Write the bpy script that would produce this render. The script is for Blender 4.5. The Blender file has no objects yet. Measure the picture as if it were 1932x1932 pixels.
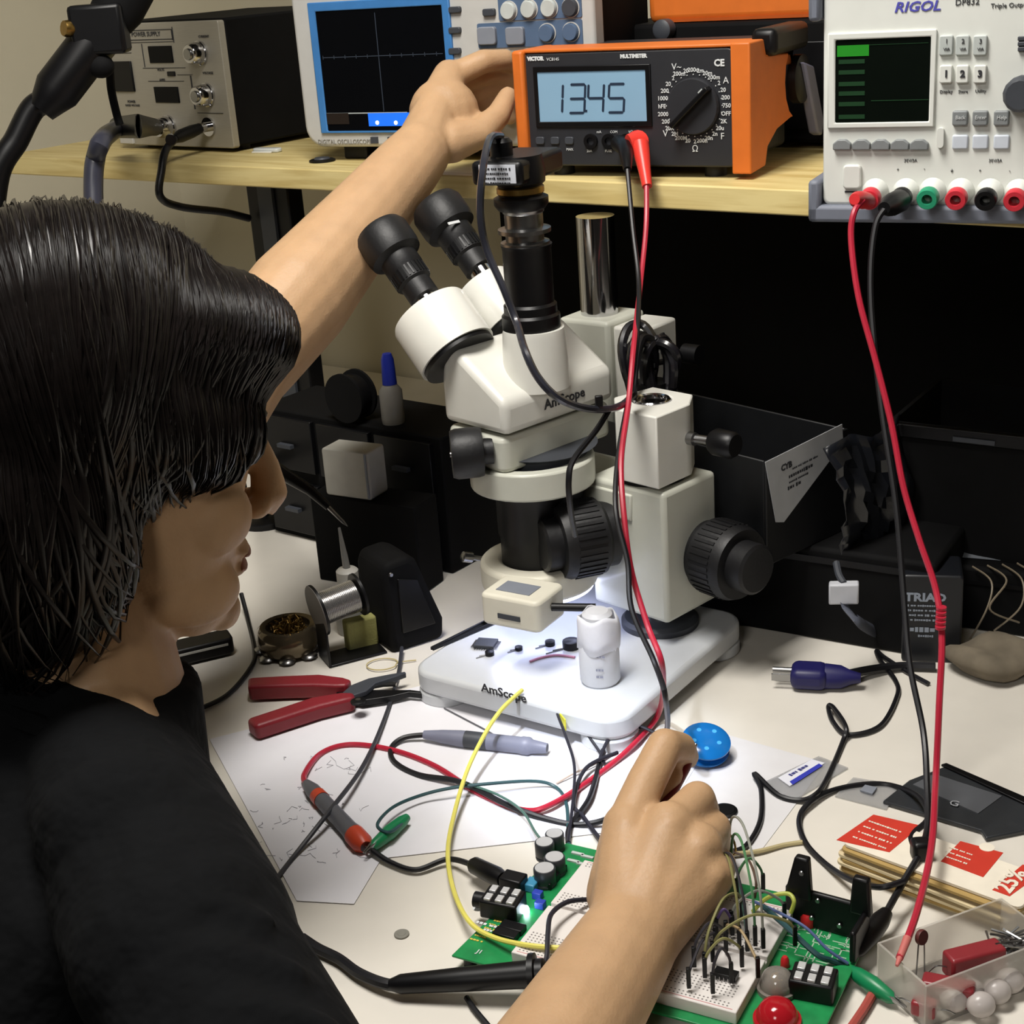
import bpy, bmesh, math, random
from mathutils import Vector, Matrix
random.seed(7)
SC = bpy.context.scene
COL = SC.collection
sin, cos, rad, PI = math.sin, math.cos, math.radians, math.pi

# ------------------------------------------------------------------ camera
FPX, PITCH, ROLL, CH = 2850.0, rad(20.7), rad(4.2), 0.60     # focal length in pixels of a 1932 frame; camera 0.6 m above the desk
FW = Vector((0, cos(PITCH), -sin(PITCH)))
_R0, _U0 = Vector((1, 0, 0)), Vector((0, sin(PITCH), cos(PITCH)))
RT = _R0*cos(ROLL) - _U0*sin(ROLL)
UP = _U0*cos(ROLL) + _R0*sin(ROLL)
CP = Vector((0, 0, CH))
cd = bpy.data.cameras.new('camera')
cam = bpy.data.objects.new('camera', cd); COL.objects.link(cam)
cd.sensor_fit = 'HORIZONTAL'; cd.sensor_width = 36.0; cd.lens = FPX/1932*36.0
cd.clip_start = 0.02; cd.clip_end = 50
cam.matrix_world = Matrix(((RT.x, UP.x, -FW.x, CP.x), (RT.y, UP.y, -FW.y, CP.y), (RT.z, UP.z, -FW.z, CP.z), (0, 0, 0, 1)))
SC.camera = cam

# ------------------------------------------------------------------ world, lights, exposure
SC.view_settings.view_transform = 'Standard'
SC.view_settings.look = 'None'
SC.view_settings.gamma = 1.0
SC.view_settings.use_curve_mapping = False
SC.view_settings.exposure = 0.14
w = bpy.data.worlds.new('room_air'); SC.world = w; w.use_nodes = True
w.node_tree.nodes['Background'].inputs[0].default_value = (1.0, 0.86, 0.70, 1)
w.node_tree.nodes['Background'].inputs[1].default_value = 0.012
def area(name, loc, target, size, power, col, sy=None):
    l = bpy.data.lights.new(name, 'AREA'); l.energy = power; l.color = col; l.size = size
    if sy: l.shape = 'RECTANGLE'; l.size_y = sy
    o = bpy.data.objects.new(name, l); COL.objects.link(o); o.location = loc
    o.rotation_euler = (Vector(target)-Vector(loc)).to_track_quat('-Z', 'Y').to_euler()
    return o
area('ceiling_light', (-0.18, 0.85, 1.40), (-0.05, 0.95, 0.0), 0.35, 22, (1.0, 0.96, 0.90), 0.6)
area('room_light', (-0.80, -1.30, 1.65), (0.05, 1.2, 0.2), 0.6, 13.5, (1.0, 0.96, 0.90))

sl = bpy.data.lights.new('task_spot', 'SPOT'); sl.energy = 52.0; sl.color = (0.80, 0.87, 1.0); sl.spot_size = rad(14); sl.spot_blend = 1.0; sl.shadow_soft_size = 0.02
so_ = bpy.data.objects.new('task_spot', sl); COL.objects.link(so_); so_.location = (-0.22, 0.62, 0.95)       # cool task lamp over the left shoulder, aimed at the microscope base
so_.rotation_euler = (Vector((0.050, 1.015, 0.0))-Vector(so_.location)).to_track_quat('-Z', 'Y').to_euler()

# ------------------------------------------------------------------ measuring helpers: a point of the photograph -> a point of the room
def ray(px, py): return FW + RT*((px-966)/FPX) - UP*((py-966)/FPX)
def P(px, py, z=0.0):                      # on the level plane z (desk top = 0)
    d = ray(px, py); return CP + d*((z-CH)/d.z)
def D(px, py, zc): return CP + ray(px, py)*zc   # at a distance zc along the view axis
RING_STR = 9.0                              # the ring light under the microscope head is a lamp of its own
class Fr:                                   # a thing's own upright frame: origin, yaw
    def __init__(s, o, yaw):
        s.o = Vector(o); s.yaw = rad(yaw)
        s.u = Vector((cos(s.yaw), sin(s.yaw), 0)); s.n = Vector((-s.u.y, s.u.x, 0))
    def onb(s, px, py, b=0.0):              # on the plane local y = b -> local point
        d = ray(px, py); t = ((s.o-CP).dot(s.n)+b)/d.dot(s.n); q = CP+d*t-s.o
        return Vector((q.dot(s.u), b, q.z))
    def ona(s, px, py, a=0.0):
        d = ray(px, py); t = ((s.o-CP).dot(s.u)+a)/d.dot(s.u); q = CP+d*t-s.o
        return Vector((a, q.dot(s.n), q.z))
    def onz(s, px, py, h=0.0):
        q = P(px, py, s.o.z+h)-s.o; return Vector((q.dot(s.u), q.dot(s.n), h))
    def loc(s, q): q = Vector(q)-s.o; return Vector((q.dot(s.u), q.dot(s.n), q.z))
    def w(s, a, b, h): return s.o+s.u*a+s.n*b+Vector((0, 0, h))

# ------------------------------------------------------------------ materials (all procedural)
def lin(h):
    h = h.lstrip('#'); r = []
    for i in (0, 2, 4):
        c = int(h[i:i+2], 16)/255; r.append(c/12.92 if c <= .04045 else ((c+.055)/1.055)**2.4)
    return (*r, 1.0)
_M = {}
def mat(name, col, rough=0.5, metal=0.0, var=0.06, scale=60.0, bump=0.0, bscale=300.0, spec=0.5, trans=0.0, ior=1.45, alpha=1.0, emit=None, estr=0.0, coat=0.0, sss=0.0, bdist=0.001, stretch=None, col2=None):
    if name in _M: return _M[name]
    m = bpy.data.materials.new(name); m.use_nodes = True; nt = m.node_tree; N = nt.nodes; L = nt.links
    b = N['Principled BSDF']; c = lin(col)
    b.inputs['Roughness'].default_value = rough; b.inputs['Metallic'].default_value = metal
    b.inputs['Specular IOR Level'].default_value = spec; b.inputs['IOR'].default_value = ior
    b.inputs['Transmission Weight'].default_value = trans; b.inputs['Alpha'].default_value = alpha
    b.inputs['Coat Weight'].default_value = coat
    if sss: b.inputs['Subsurface Weight'].default_value = sss; b.inputs['Subsurface Radius'].default_value = (0.010, 0.004, 0.002); b.inputs['Subsurface Scale'].default_value = 0.6
    tc = N.new('ShaderNodeTexCoord'); mp = N.new('ShaderNodeMapping'); L.new(tc.outputs['Object'], mp.inputs[0])
    if stretch: mp.inputs['Scale'].default_value = stretch
    nz = N.new('ShaderNodeTexNoise'); nz.inputs['Scale'].default_value = scale; nz.inputs['Detail'].default_value = 4; L.new(mp.outputs[0], nz.inputs['Vector'])
    cr = N.new('ShaderNodeValToRGB'); L.new(nz.outputs['Fac'], cr.inputs[0])
    cr.color_ramp.elements[0].position = .3; cr.color_ramp.elements[1].position = .7
    c2 = lin(col2) if col2 else tuple(min(1, x*(1+var)) for x in c[:3])+(1,)
    c1 = c if col2 else tuple(x*(1-var) for x in c[:3])+(1,)
    cr.color_ramp.elements[0].color = c1; cr.color_ramp.elements[1].color = c2
    L.new(cr.outputs[0], b.inputs['Base Color'])
    if bump:
        n2 = N.new('ShaderNodeTexNoise'); n2.inputs['Scale'].default_value = bscale; n2.inputs['Detail'].default_value = 3; L.new(mp.outputs[0], n2.inputs['Vector'])
        bp = N.new('ShaderNodeBump'); bp.inputs['Strength'].default_value = bump; bp.inputs['Distance'].default_value = bdist
        L.new(n2.outputs['Fac'], bp.inputs['Height']); L.new(bp.outputs[0], b.inputs['Normal'])
    if emit:
        b.inputs['Emission Color'].default_value = lin(emit); b.inputs['Emission Strength'].default_value = estr
    _M[name] = m; return m

WHITE = mat('white_enamel', '#d9d8d0', .32, var=.02, coat=.2)
CREAM = mat('cream_plastic', '#d8d4c4', .45, var=.03)
LGREY = mat('light_grey_plastic', '#b9b8b4', .5, var=.03)
PSUW = mat('pale_instrument_plastic', '#d6d8d2', .5, var=.02)
GREY = mat('grey_plastic', '#7d828c', .5, var=.04)
DGREY = mat('dark_grey_plastic', '#3b3e44', .5, var=.06)
KEYG = mat('key_grey', '#7b7f80', .5)
KEYL = mat('key_pale', '#b5bbb8', .5)
BLACK = mat('black_plastic', '#0a0a0c', .4, var=.15, spec=.35)
BLACKM = mat('matte_black', '#070708', .8, var=.2, spec=.2)
BLKNOB = mat('black_rubber', '#111113', .5, bump=.15)
CHAR = mat('charcoal_panel', '#26272b', .5, var=.06)
ORANGE = mat('orange_rubber', '#cd6a24', .5, var=.05)
CHROME = mat('chrome', '#c9c9cc', .12, 1.0, var=.02)
STEEL = mat('steel', '#9a9a9a', .3, 1.0, var=.06)
BRASS = mat('brass', '#9a7d45', .35, 1.0, var=.2)
ALU = mat('brushed_aluminium', '#a5a093', .5, .25, var=.05, stretch=(1, 1, 40))
REDP = mat('red_plastic', '#c8262a', .4)
REDW = mat('red_wire', '#b8232f', .4)
BLKW = mat('black_wire', '#101014', .42)
GREYW = mat('grey_wire', '#5a5b60', .45)
YELW = mat('yellow_wire', '#d8cf62', .45)
GRNP = mat('green_plastic', '#16724a', .4)
INKW = mat('white_print', '#cfd2d2', .6)
INKD = mat('dark_print', '#2b2c30', .6)
INKB = mat('blue_print', '#4b49a8', .6)
PCBG = mat('green_circuit_board', '#17733f', .35, var=.18, scale=90, col2='#1f8a4c')
SKIN = mat('skin', '#b6936f', .52, var=.06, scale=45, bump=.25, bscale=420, sss=.06)
HAIRM = mat('dark_hair', '#120e0d', .3, var=.3, scale=120, spec=.55)
SHIRT = mat('black_cotton', '#060709', .92, var=.15, bump=.8, bscale=26, bdist=.010, spec=.2)

# ------------------------------------------------------------------ mesh builder
class MB:
    def __init__(s): s.v = []; s.f = []; s.p = []
    def add(s, vs, fs):
        k = len(s.v); s.v += [Vector(v) for v in vs]; s.f += [tuple(i+k for i in f) for f in fs]; return s
    def box(s, x0, x1, y0, y1, z0, z1):
        return s.add([(x0,y0,z0),(x1,y0,z0),(x1,y1,z0),(x0,y1,z0),(x0,y0,z1),(x1,y0,z1),(x1,y1,z1),(x0,y1,z1)],
                     [(3,2,1,0),(4,5,6,7),(0,1,5,4),(1,2,6,5),(2,3,7,6),(3,0,4,7)])
    def cbox(s, c, sx, sy, sz): return s.box(c[0]-sx/2, c[0]+sx/2, c[1]-sy/2, c[1]+sy/2, c[2]-sz/2, c[2]+sz/2)
    def obox(s, c, ex, ey, ez, sx, sy, sz):         # oriented box, unit axes
        c = Vector(c); vs = []
        for k in (-.5, .5):
            for i, j in ((-.5,-.5),(.5,-.5),(.5,.5),(-.5,.5)): vs.append(c+Vector(ex)*i*sx+Vector(ey)*j*sy+Vector(ez)*k*sz)
        return s.add(vs, [(3,2,1,0),(4,5,6,7),(0,1,5,4),(1,2,6,5),(2,3,7,6),(3,0,4,7)])
    def hull(s, lo, hi):                            # two rings of equal count
        n = len(lo); return s.add(list(lo)+list(hi), [tuple(range(n-1,-1,-1)), tuple(range(n, 2*n))]+[(i,(i+1)%n,n+(i+1)%n,n+i) for i in range(n)])
    def prism(s, poly, axis, a, b):                 # poly in the two other axes, extruded along axis 'x' 'y' 'z'
        f = {'x': lambda p,t: (t,p[0],p[1]), 'y': lambda p,t: (p[0],t,p[1]), 'z': lambda p,t: (p[0],p[1],t)}[axis]
        A = [f(p,a) for p in poly]; B = [f(p,b) for p in poly]
        return s.hull(B, A) if axis == 'y' else s.hull(A, B)
    def rring(s, poly, hole, axis, a, b):           # frame: outer poly and inner poly (same count)
        f = {'x': lambda p,t: (t,p[0],p[1]), 'y': lambda p,t: (p[0],t,p[1]), 'z': lambda p,t: (p[0],p[1],t)}[axis]
        n = len(poly); V = [f(p,a) for p in poly]+[f(p,a) for p in hole]+[f(p,b) for p in poly]+[f(p,b) for p in hole]; F = []
        for i in range(n):
            j = (i+1)%n
            F += [(i,j,n+j,n+i),(2*n+j,2*n+i,3*n+i,3*n+j),(j,i,2*n+i,2*n+j),(n+i,n+j,3*n+j,3*n+i)]
        return s.add(V, F)
    def lathe(s, prof, o=(0,0,0), ax=(0,0,1), n=24):  # prof: (radius, height along axis); a closed solid when radii end at 0
        ax = Vector(ax).normalized(); t = ax.orthogonal().normalized(); q = ax.cross(t); o = Vector(o)
        if prof[0][0] > 0: prof = [(0, prof[0][1])]+list(prof)
        if prof[-1][0] > 0: prof = list(prof)+[(0, prof[-1][1])]
        k = len(s.v); rows = []
        for r, h in prof:
            if r <= 0: s.v.append(o+ax*h); rows.append([len(s.v)-1])
            else:
                rows.append([])
                for i in range(n):
                    a = 2*PI*i/n; s.v.append(o+ax*h+(t*cos(a)+q*sin(a))*r); rows[-1].append(len(s.v)-1)
        for A, B in zip(rows, rows[1:]):
            for i in range(n):
                j = (i+1)%n
                if len(A) == 1 and len(B) == 1: continue
                if len(A) == 1: s.f.append((A[0], B[j], B[i])[::-1])
                elif len(B) == 1: s.f.append((A[i], A[j], B[0]))
                else: s.f.append((A[i], A[j], B[j], B[i]))
        return s
    def cyl(s, p0, p1, r0, r1=None, n=20):
        p0, p1 = Vector(p0), Vector(p1); d = p1-p0
        return s.lathe([(r0, 0), (r0 if r1 is None else r1, d.length)], p0, d, n)
    def tube(s, pts, r, n=8, close=False):
        pts = [Vector(p) for p in pts]; R = r if hasattr(r, '__len__') else [r]*len(pts)
        m = len(pts); k = len(s.v); t0 = (pts[1]-pts[0]).normalized(); nr = t0.orthogonal().normalized()
        for i, p in enumerate(pts):
            t = (pts[min(i+1, m-1)]-pts[max(i-1, 0)])
            t = t.normalized() if t.length > 1e-9 else t0
            nr = (nr-t*nr.dot(t)); nr = nr.normalized() if nr.length > 1e-6 else t.orthogonal().normalized()
            bn = t.cross(nr); rr = R[i]; ra, rb = rr if hasattr(rr, '__len__') else (rr, rr)
            for j in range(n):
                a = 2*PI*j/n; s.v.append(p+nr*cos(a)*ra+bn*sin(a)*rb)
        for i in range(m-1):
            for j in range(n):
                A = k+i*n+j; B = k+i*n+(j+1)%n; s.f.append((A, B, B+n, A+n))
        s.f.append(tuple(range(k+n-1, k-1, -1))); s.f.append(tuple(range(k+(m-1)*n, k+m*n)))
        return s
    def ell(s, c, rx, ry, rz, M=None, nu=16, nv=10):
        c = Vector(c); k = len(s.v); M = M or Matrix.Identity(3)
        s.v.append(c+M@Vector((0,0,-rz)))
        for j in range(1, nv):
            a = -PI/2+PI*j/nv
            for i in range(nu):
                b = 2*PI*i/nu; s.v.append(c+M@Vector((rx*cos(a)*cos(b), ry*cos(a)*sin(b), rz*sin(a))))
        s.v.append(c+M@Vector((0,0,rz))); e = len(s.v)-1
        for i in range(nu):
            s.f.append((k, k+1+(i+1)%nu, k+1+i)); s.f.append((e, e-nu+i, e-nu+(i+1)%nu))
        for j in range(nv-2):
            for i in range(nu):
                A = k+1+j*nu+i; B = k+1+j*nu+(i+1)%nu; s.f.append((A, B, B+nu, A+nu))
        return s
    def text(s, body, size, o, ex, ez, align='CENTER', depth=0.0002, shear=0.0, xs=1.0, bold=0.0):   # flat print: baseline along ex, up along ez
        c = bpy.data.curves.new('t', 'FONT'); c.body = body; c.size = size; c.align_x = align; c.align_y = 'CENTER'; c.extrude = depth; c.shear = shear; c.offset = bold; c.resolution_u = 2
        ob = bpy.data.objects.new('t', c); COL.objects.link(ob)
        dg = bpy.context.evaluated_depsgraph_get(); me = bpy.data.meshes.new_from_object(ob.evaluated_get(dg))
        ex, ez = Vector(ex), Vector(ez); ny = ex.cross(ez); o = Vector(o)
        s.p.append((len(s.v), len(s.f)))
        s.add([o+ex*v.co.x*xs+ez*v.co.y+ny*v.co.z for v in me.vertices], [tuple(p.vertices) for p in me.polygons])
        bpy.data.objects.remove(ob); bpy.data.meshes.remove(me); bpy.data.curves.remove(c)
        return s
    def dashes(s, o, ex, ez, L, h, seed=1, z=0.0):      # a printed line too small to read: short marks like words
        o, ex, ez = Vector(o), Vector(ex).normalized(), Vector(ez).normalized(); r = random.Random(seed); x = -L/2; ny = ex.cross(ez)
        s.p.append((len(s.v), len(s.f)))
        while x < L/2-h:
            w_ = h*r.uniform(.5, 1.1); hh = h*r.choice((.8, .8, 1.1)); c = o+ex*(x+w_/2)
            s.add([c+ex*a*w_/2+ez*b*hh/2+ny*.0002 for a, b in ((-1,-1),(1,-1),(1,1),(-1,1))], [(0, 1, 2, 3)])
            x += w_+h*(.22 if r.random() < .75 else .8)
        return s
    def build_each(s, name, m, parent=None):           # every line of print a part of its own
        for (a, b), (c, d) in zip(s.p, s.p[1:]+[(len(s.v), len(s.f))]):
            q = MB(); q.v = s.v[a:c]; q.f = [tuple(i-a for i in f) for f in s.f[b:d]]; o = q.build(name, m, parent)
        return o
    def build(s, name, m, parent=None, bev=0.0, seg=2, smooth=True, angle=38, loc=None, rz=None):
        me = bpy.data.meshes.new(name); me.from_pydata([tuple(v) for v in s.v], [], s.f); me.update()
        bm = bmesh.new(); bm.from_mesh(me); bmesh.ops.recalc_face_normals(bm, faces=bm.faces); bm.to_mesh(me); bm.free()
        me.materials.append(m); o = bpy.data.objects.new(name, me); COL.objects.link(o)
        if parent is not None: o.parent = parent
        if loc is not None: o.location = loc
        if rz is not None: o.rotation_euler = (0, 0, rz)
        if smooth:
            me.shade_smooth(); me.set_sharp_from_angle(angle=rad(angle))
        if bev:
            bv = o.modifiers.new('bevel', 'BEVEL'); bv.width = bev; bv.segments = seg; bv.limit_method = 'ANGLE'; bv.angle_limit = rad(35); bv.use_clamp_overlap = True
        return o
def tag(o, label=None, cat=None, group=None, kind=None):
    for k, v in (('label', label), ('category', cat), ('group', group), ('kind', kind)):
        if v: o[k] = v
    return o
def thing(name, label, cat, o=(0,0,0), yaw=0.0, group=None):
    if isinstance(o, Fr): o, yaw = o.o, math.degrees(o.yaw)
    e = bpy.data.objects.new(name, None); COL.objects.link(e); e.location = o; e.rotation_euler = (0, 0, rad(yaw)); e.empty_display_size = .02
    return tag(e, label, cat, group)
def copy_tree(o, parent=None):
    c = o.copy(); COL.objects.link(c)
    if parent is not None: c.parent = parent
    for ch in list(o.children): copy_tree(ch, c)
    return c
def spline(pts, k=8):                               # Catmull-Rom through points
    pts = [Vector(p) for p in pts]; n = len(pts); out = []
    if n < 3: return pts
    for i in range(n-1):
        a, b, c, d = pts[max(i-1,0)], pts[i], pts[i+1], pts[min(i+2,n-1)]
        for j in range(k):
            t = j/k; out.append(.5*((2*b)+(c-a)*t+(2*a-5*b+4*c-d)*t*t+(3*b-a-3*c+d)*t**3))
    out.append(pts[-1]); return out
def rrect(x0, x1, z0, z1, r, k=4):                   # rounded rectangle outline
    o = []
    for cx, cz, a0 in ((x1-r, z0+r, -90), (x1-r, z1-r, 0), (x0+r, z1-r, 90), (x0+r, z0+r, 180)):
        for i in range(k+1):
            a = rad(a0+90*i/k); o.append((cx+r*cos(a), cz+r*sin(a)))
    return o
def circ(cx, cz, r, n=24): return [(cx+r*cos(2*PI*i/n), cz+r*sin(2*PI*i/n)) for i in range(n)]
EX, EY, EZ = Vector((1,0,0)), Vector((0,1,0)), Vector((0,0,1))
# ------------------------------------------------------------------ the setting
ZS = 0.388                                          # top of the shelf board (desk top = 0)
SH = Fr(P(1500, 358, ZS), -38.6)                    # shelf frame: front top edge, x along the shelf
def wood(name, c1, c2, scale):
    m = bpy.data.materials.new(name); m.use_nodes = True; nt = m.node_tree; N = nt.nodes; L = nt.links; b = N['Principled BSDF']
    tc = N.new('ShaderNodeTexCoord'); mp = N.new('ShaderNodeMapping'); mp.inputs['Scale'].default_value = scale; L.new(tc.outputs['Object'], mp.inputs[0])
    nz = N.new('ShaderNodeTexNoise'); nz.inputs['Scale'].default_value = 6; nz.inputs['Detail'].default_value = 6; nz.inputs['Distortion'].default_value = .6; L.new(mp.outputs[0], nz.inputs['Vector'])
    cr = N.new('ShaderNodeValToRGB'); cr.color_ramp.elements[0].position = .32; cr.color_ramp.elements[1].position = .62
    cr.color_ramp.elements[0].color = lin(c1); cr.color_ramp.elements[1].color = lin(c2); L.new(nz.outputs['Fac'], cr.inputs[0]); L.new(cr.outputs[0], b.inputs['Base Color'])
    b.inputs['Roughness'].default_value = .5
    bp = N.new('ShaderNodeBump'); bp.inputs['Strength'].default_value = .12; bp.inputs['Distance'].default_value = .002; L.new(nz.outputs['Fac'], bp.inputs['Height']); L.new(bp.outputs[0], b.inputs['Normal'])
    return m
PINE = wood('pine_wood', '#bda668', '#d9c78c', (1.2, 14, 14))
WALLC = mat('cream_wall_paint', '#c9c2ac', .8, var=.03, scale=8, bump=.1)
WALLD = mat('dark_wall_paint', '#28251f', .9, var=.1, scale=8)
DESKM = mat('white_laminate', '#d8d3c9', .42, var=.025, scale=25)
FLOORM = mat('floor_vinyl', '#4d4a45', .6, var=.2, scale=5)
WB = 0.48                                           # wall behind, measured from the shelf's front edge
tag(MB().box(-3.5, 3.0, -2.6, 3.5, -.80, -.75).build('floor', FLOORM), kind='structure')
tag(MB().box(-1.35, 1.6, WB, WB+.06, -.75, 1.5).build('wall_back', WALLC, loc=SH.o*1.0-Vector((0,0,ZS)), rz=SH.yaw), kind='structure')
tag(MB().box(-1.41, -1.35, -1.0, WB+.06, -.75, 1.5).build('wall_left', WALLC, loc=SH.o-Vector((0,0,ZS)), rz=SH.yaw), kind='structure')
# desk
dk = thing('workbench', 'white laminate workbench covered with tools, wires and circuit boards', 'table', SH.o-Vector((0,0,ZS)), math.degrees(SH.yaw))
MB().box(-1.33, 1.0, -.66, WB-.012, -.03, 0).build('worktop', DESKM, dk, bev=.002)
for x in (-1.25, .95):
    for y in (-.60, .40): MB().box(x-.025, x+.025, y-.025, y+.025, -.75, -.03).build('leg', STEEL, dk, bev=.002)
# shelf board
SHL = -1.12
sh = thing('instrument_shelf', 'pale pine shelf board carrying the electronic instruments', 'shelf', SH)
MB().box(SHL, .75, 0, .46, -.022, 0).build('board', PINE, sh, bev=.0015)
# black steel upright that carries the shelf on the left
q = SH.onb(505, 380, .10)
MB().box(q.x-.035, q.x+.035, .10, .125, -ZS, -.0225).build('upright', BLACK, sh, bev=.002)
MB().box(q.x-.012, q.x+.012, .096, .10, -ZS+.02, -.04).build('upright_slot', DGREY, sh)
MB().box(.62, .66, .10, .14, -ZS, -.0225).build('upright', BLACK, sh, bev=.002)
# black panel added to darken the back below the shelf
bb = thing('dark_panel', 'black panel added against the wall to darken the space below the shelf', 'board', SH.o-Vector((0,0,ZS)), math.degrees(SH.yaw))
MB().box(-.66, .95, .435, .455, .002, ZS-.024).build('panel', BLACKM, bb, bev=.002)
# ------------------------------------------------------------------ instruments on the shelf
def prect(fr, x0, y0, x1, y1, b=0.0):               # an upright rectangle on a face, from its pixel corners
    A, B = fr.onb(x0, y1, b), fr.onb(x1, y0, b); A2, B2 = fr.onb(x0, y0, b), fr.onb(x1, y1, b)
    return (A.x+A2.x)/2, (B.x+B2.x)/2, (A.z+B2.z)/2, (A2.z+B.z)/2
def pbox(mb, fr, x0, y0, x1, y1, b0, b1):
    a0, a1, z0, z1 = prect(fr, x0, y0, x1, y1); return mb.box(a0, a1, b0, b1, z0, z1)
def prr(mb, fr, x0, y0, x1, y1, b0, b1, r):
    a0, a1, z0, z1 = prect(fr, x0, y0, x1, y1); r = min(r, (a1-a0)/2.01, (z1-z0)/2.01)
    return mb.prism(rrect(a0, a1, z0, z1, r), 'y', b0, b1)
def face_text(mb, fr, s, px, py, hpx, b=-.0008, **k):
    q = fr.onb(px, py, b); zc = (fr.w(*q)-CP).dot(FW)
    return mb.text(s, hpx*zc/FPX*1.35, q, EX, EZ, **k)
SCREENB = mat('dark_screen', '#06070a', .35, spec=.15)

# --- silver-faced bench supply, far left
F1 = Fr(P(236, 279, ZS), -40)
t = thing('bench_supply', 'silver-faced black bench supply at the left end of the shelf with two silver knobs', 'instrument', F1)
a1 = F1.onb(446, 283).x; zt = .5*(F1.onb(206, 52).z+F1.onb(412, 45).z); DP = .235
MB().box(0, a1, .006, DP, .006, zt+.006).build('case', BLACKM, t, bev=.003)
MB().prism(rrect(-.001, a1+.001, .005, zt+.004, .003), 'y', -.004, .006).build('front_panel', ALU, t, bev=.001)
for x in (.02, a1-.02):
    for y in (.03, DP-.03): MB().cyl((x, y, 0), (x, y, .006), .008).build('foot', BLKNOB, t)
for r in ((287, 86, 331, 118), (298, 163, 343, 193)):
    pbox(MB(), F1, *r, -.0055, -.003).build('display_window', SCREENB, t, bev=.0006)
pbox(MB(), F1, 221, 115, 257, 172, -.0065, -.003).build('rocker_switch', BLACK, t, bev=.001)
for px, py in ((383, 99), (396, 178), (324, 238)):
    q = F1.onb(px, py); r = .0125
    k = MB().lathe([(r*1.1, 0), (r*1.1, .003), (r, .004), (r*.92, .016), (r*.8, .018)], (q.x, -.004, q.z), (0, -1, 0), 28).build('knob' if py < 220 else 'output_socket', CHROME, t)
    MB().lathe([(r*.55, 0), (r*.5, .0025)], (q.x, -.022, q.z), (0, -1, 0), 16).build('knob_cap', STEEL, k)
q = F1.onb(400, 238)
MB().lathe([(.011, 0), (.011, .003), (.0055, .003), (.0055, .013), (.0062, .013), (.0062, .016), (.004, .016), (.004, .008)], (q.x, -.004, q.z), (0, -1, 0), 24).build('output_socket', CHROME, t)
pbox(MB(), F1, 234, 252, 258, 270, -.007, -.003).build('push_button', LGREY, t, bev=.001)
pbox(MB(), F1, 322, 134, 336, 143, -.006, -.003).build('toggle_switch', BLACK, t, bev=.0008)
pr = MB()
for r in ((204, 56, 330, 57.5), (204, 74, 330, 75.5), (204, 56, 205.5, 75), (329, 56, 330.5, 75), (331, 50, 332, 80), (205, 79, 332, 80), (275, 82, 276, 126), (275, 127, 355, 128), (285, 152, 352, 153), (368, 142, 370, 205), (340, 140, 368, 141), (378, 212, 426, 213), (212, 88, 253, 89), (212, 99, 253, 100)): pbox(pr, F1, *r, -.0046, -.0040)
pr.build('panel_rules', INKD, t)['kind'] = 'stuff'; pr = MB()
for s, px, py, h in (('DC POWER SUPPLY', 268, 65, 9), ('OUTPUT', 233, 94, 5), ('CURRENT', 384, 69, 5), ('VOLTAGE', 392, 138, 5), ('POWER', 248, 192, 5), ('RATED VOLTAGE', 250, 199, 4), ('VOLTS', 303, 132, 5), ('AMPS', 306, 151, 5)): face_text(pr, F1, s, px, py, h, -.0046)
pr.build_each('lettering', INKD, t)

# --- oscilloscope
F2 = Fr(P(603, 284, ZS+.012), -29)
F2.o.z = ZS
t = thing('oscilloscope', 'large pale digital oscilloscope with dark screen and blue screen surround', 'instrument', F2)
A0 = F2.onb(583, 262).x; A1 = F2.onb(1122, 60).x; ZB = F2.onb(600, 278).z; ZT = ZB+.235
body = rrect(A0-.004, A1, ZB, ZT, .022, 6)
MB().prism(rrect(A0+.004, A1-.006, ZB+.006, ZT-.006, .02, 5), 'y', .022, .15).build('case', BLACKM, t, bev=.003)
sx0, sx1, sz0, sz1 = prect(F2, 600, -150, 838, 246)
sz1 = sz0+(sx1-sx0)*.80
MB().prism(body, 'y', 0, .024).build('front_bezel', LGREY, t, bev=.004, seg=3)
BLUEB = mat('blue_bezel', '#3f78b4', .35)
def rectl(x0, x1, z0, z1): return [(x0, z0), (x1, z0), (x1, z1), (x0, z1)]
MB().rring(rectl(sx0-.009, sx1+.009, sz0-.002, sz1+.009), rectl(sx0, sx1, sz0, sz1), 'y', -.003, .002).build('screen_surround', BLUEB, t, bev=.001)
scr = MB().box(sx0, sx1, -.0015, .002, sz0, sz1).build('screen', SCREENB, t)
GRID = mat('graticule', '#2b3038', .4, emit='#39424e', estr=.25)
g = MB()
q = F2.onb(716, 105)
g.box(sx0+.003, sx1-.003, -.0019, -.0014, q.z-.0004, q.z+.0004); g.box(q.x-.0004, q.x+.0004, -.0019, -.0014, sz0+.02, sz1-.004)
for i in range(-5, 6): g.box(q.x+i*(sx1-sx0)/11-.0003, q.x+i*(sx1-sx0)/11+.0003, -.0019, -.0014, q.z-.002, q.z+.002)
g.build('graticule', GRID, scr)
hb = MB(); pbox(hb, F2, 606, 212, 770, 214, -.0019, -.0014); hb.build('status_line', mat('screen_line', '#8f9494', .5, emit='#8f9494', estr=.35), scr)
ui = MB(); pbox(ui, F2, 697, 212, 838, 237, -.0021, -.0014)
ui.build('channel_box', mat('screen_blue', '#1d5fc8', .4, emit='#1b62d6', estr=.75), scr)
dots = MB()
for px in (714, 749): d = F2.onb(px, 231); dots.cyl((d.x, -.0019, d.z), (d.x, -.0026, d.z), .0022)
dots.build('channel_mark', mat('screen_white', '#e8eefc', .4, emit='#e0e8ff', estr=1.0), scr)
pbox(MB(), F2, 606, 213, 660, 234, -.0021, -.0014).build('menu_box', mat('screen_brown', '#1b1512', .4, emit='#2a2019', estr=.2), scr)
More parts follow.
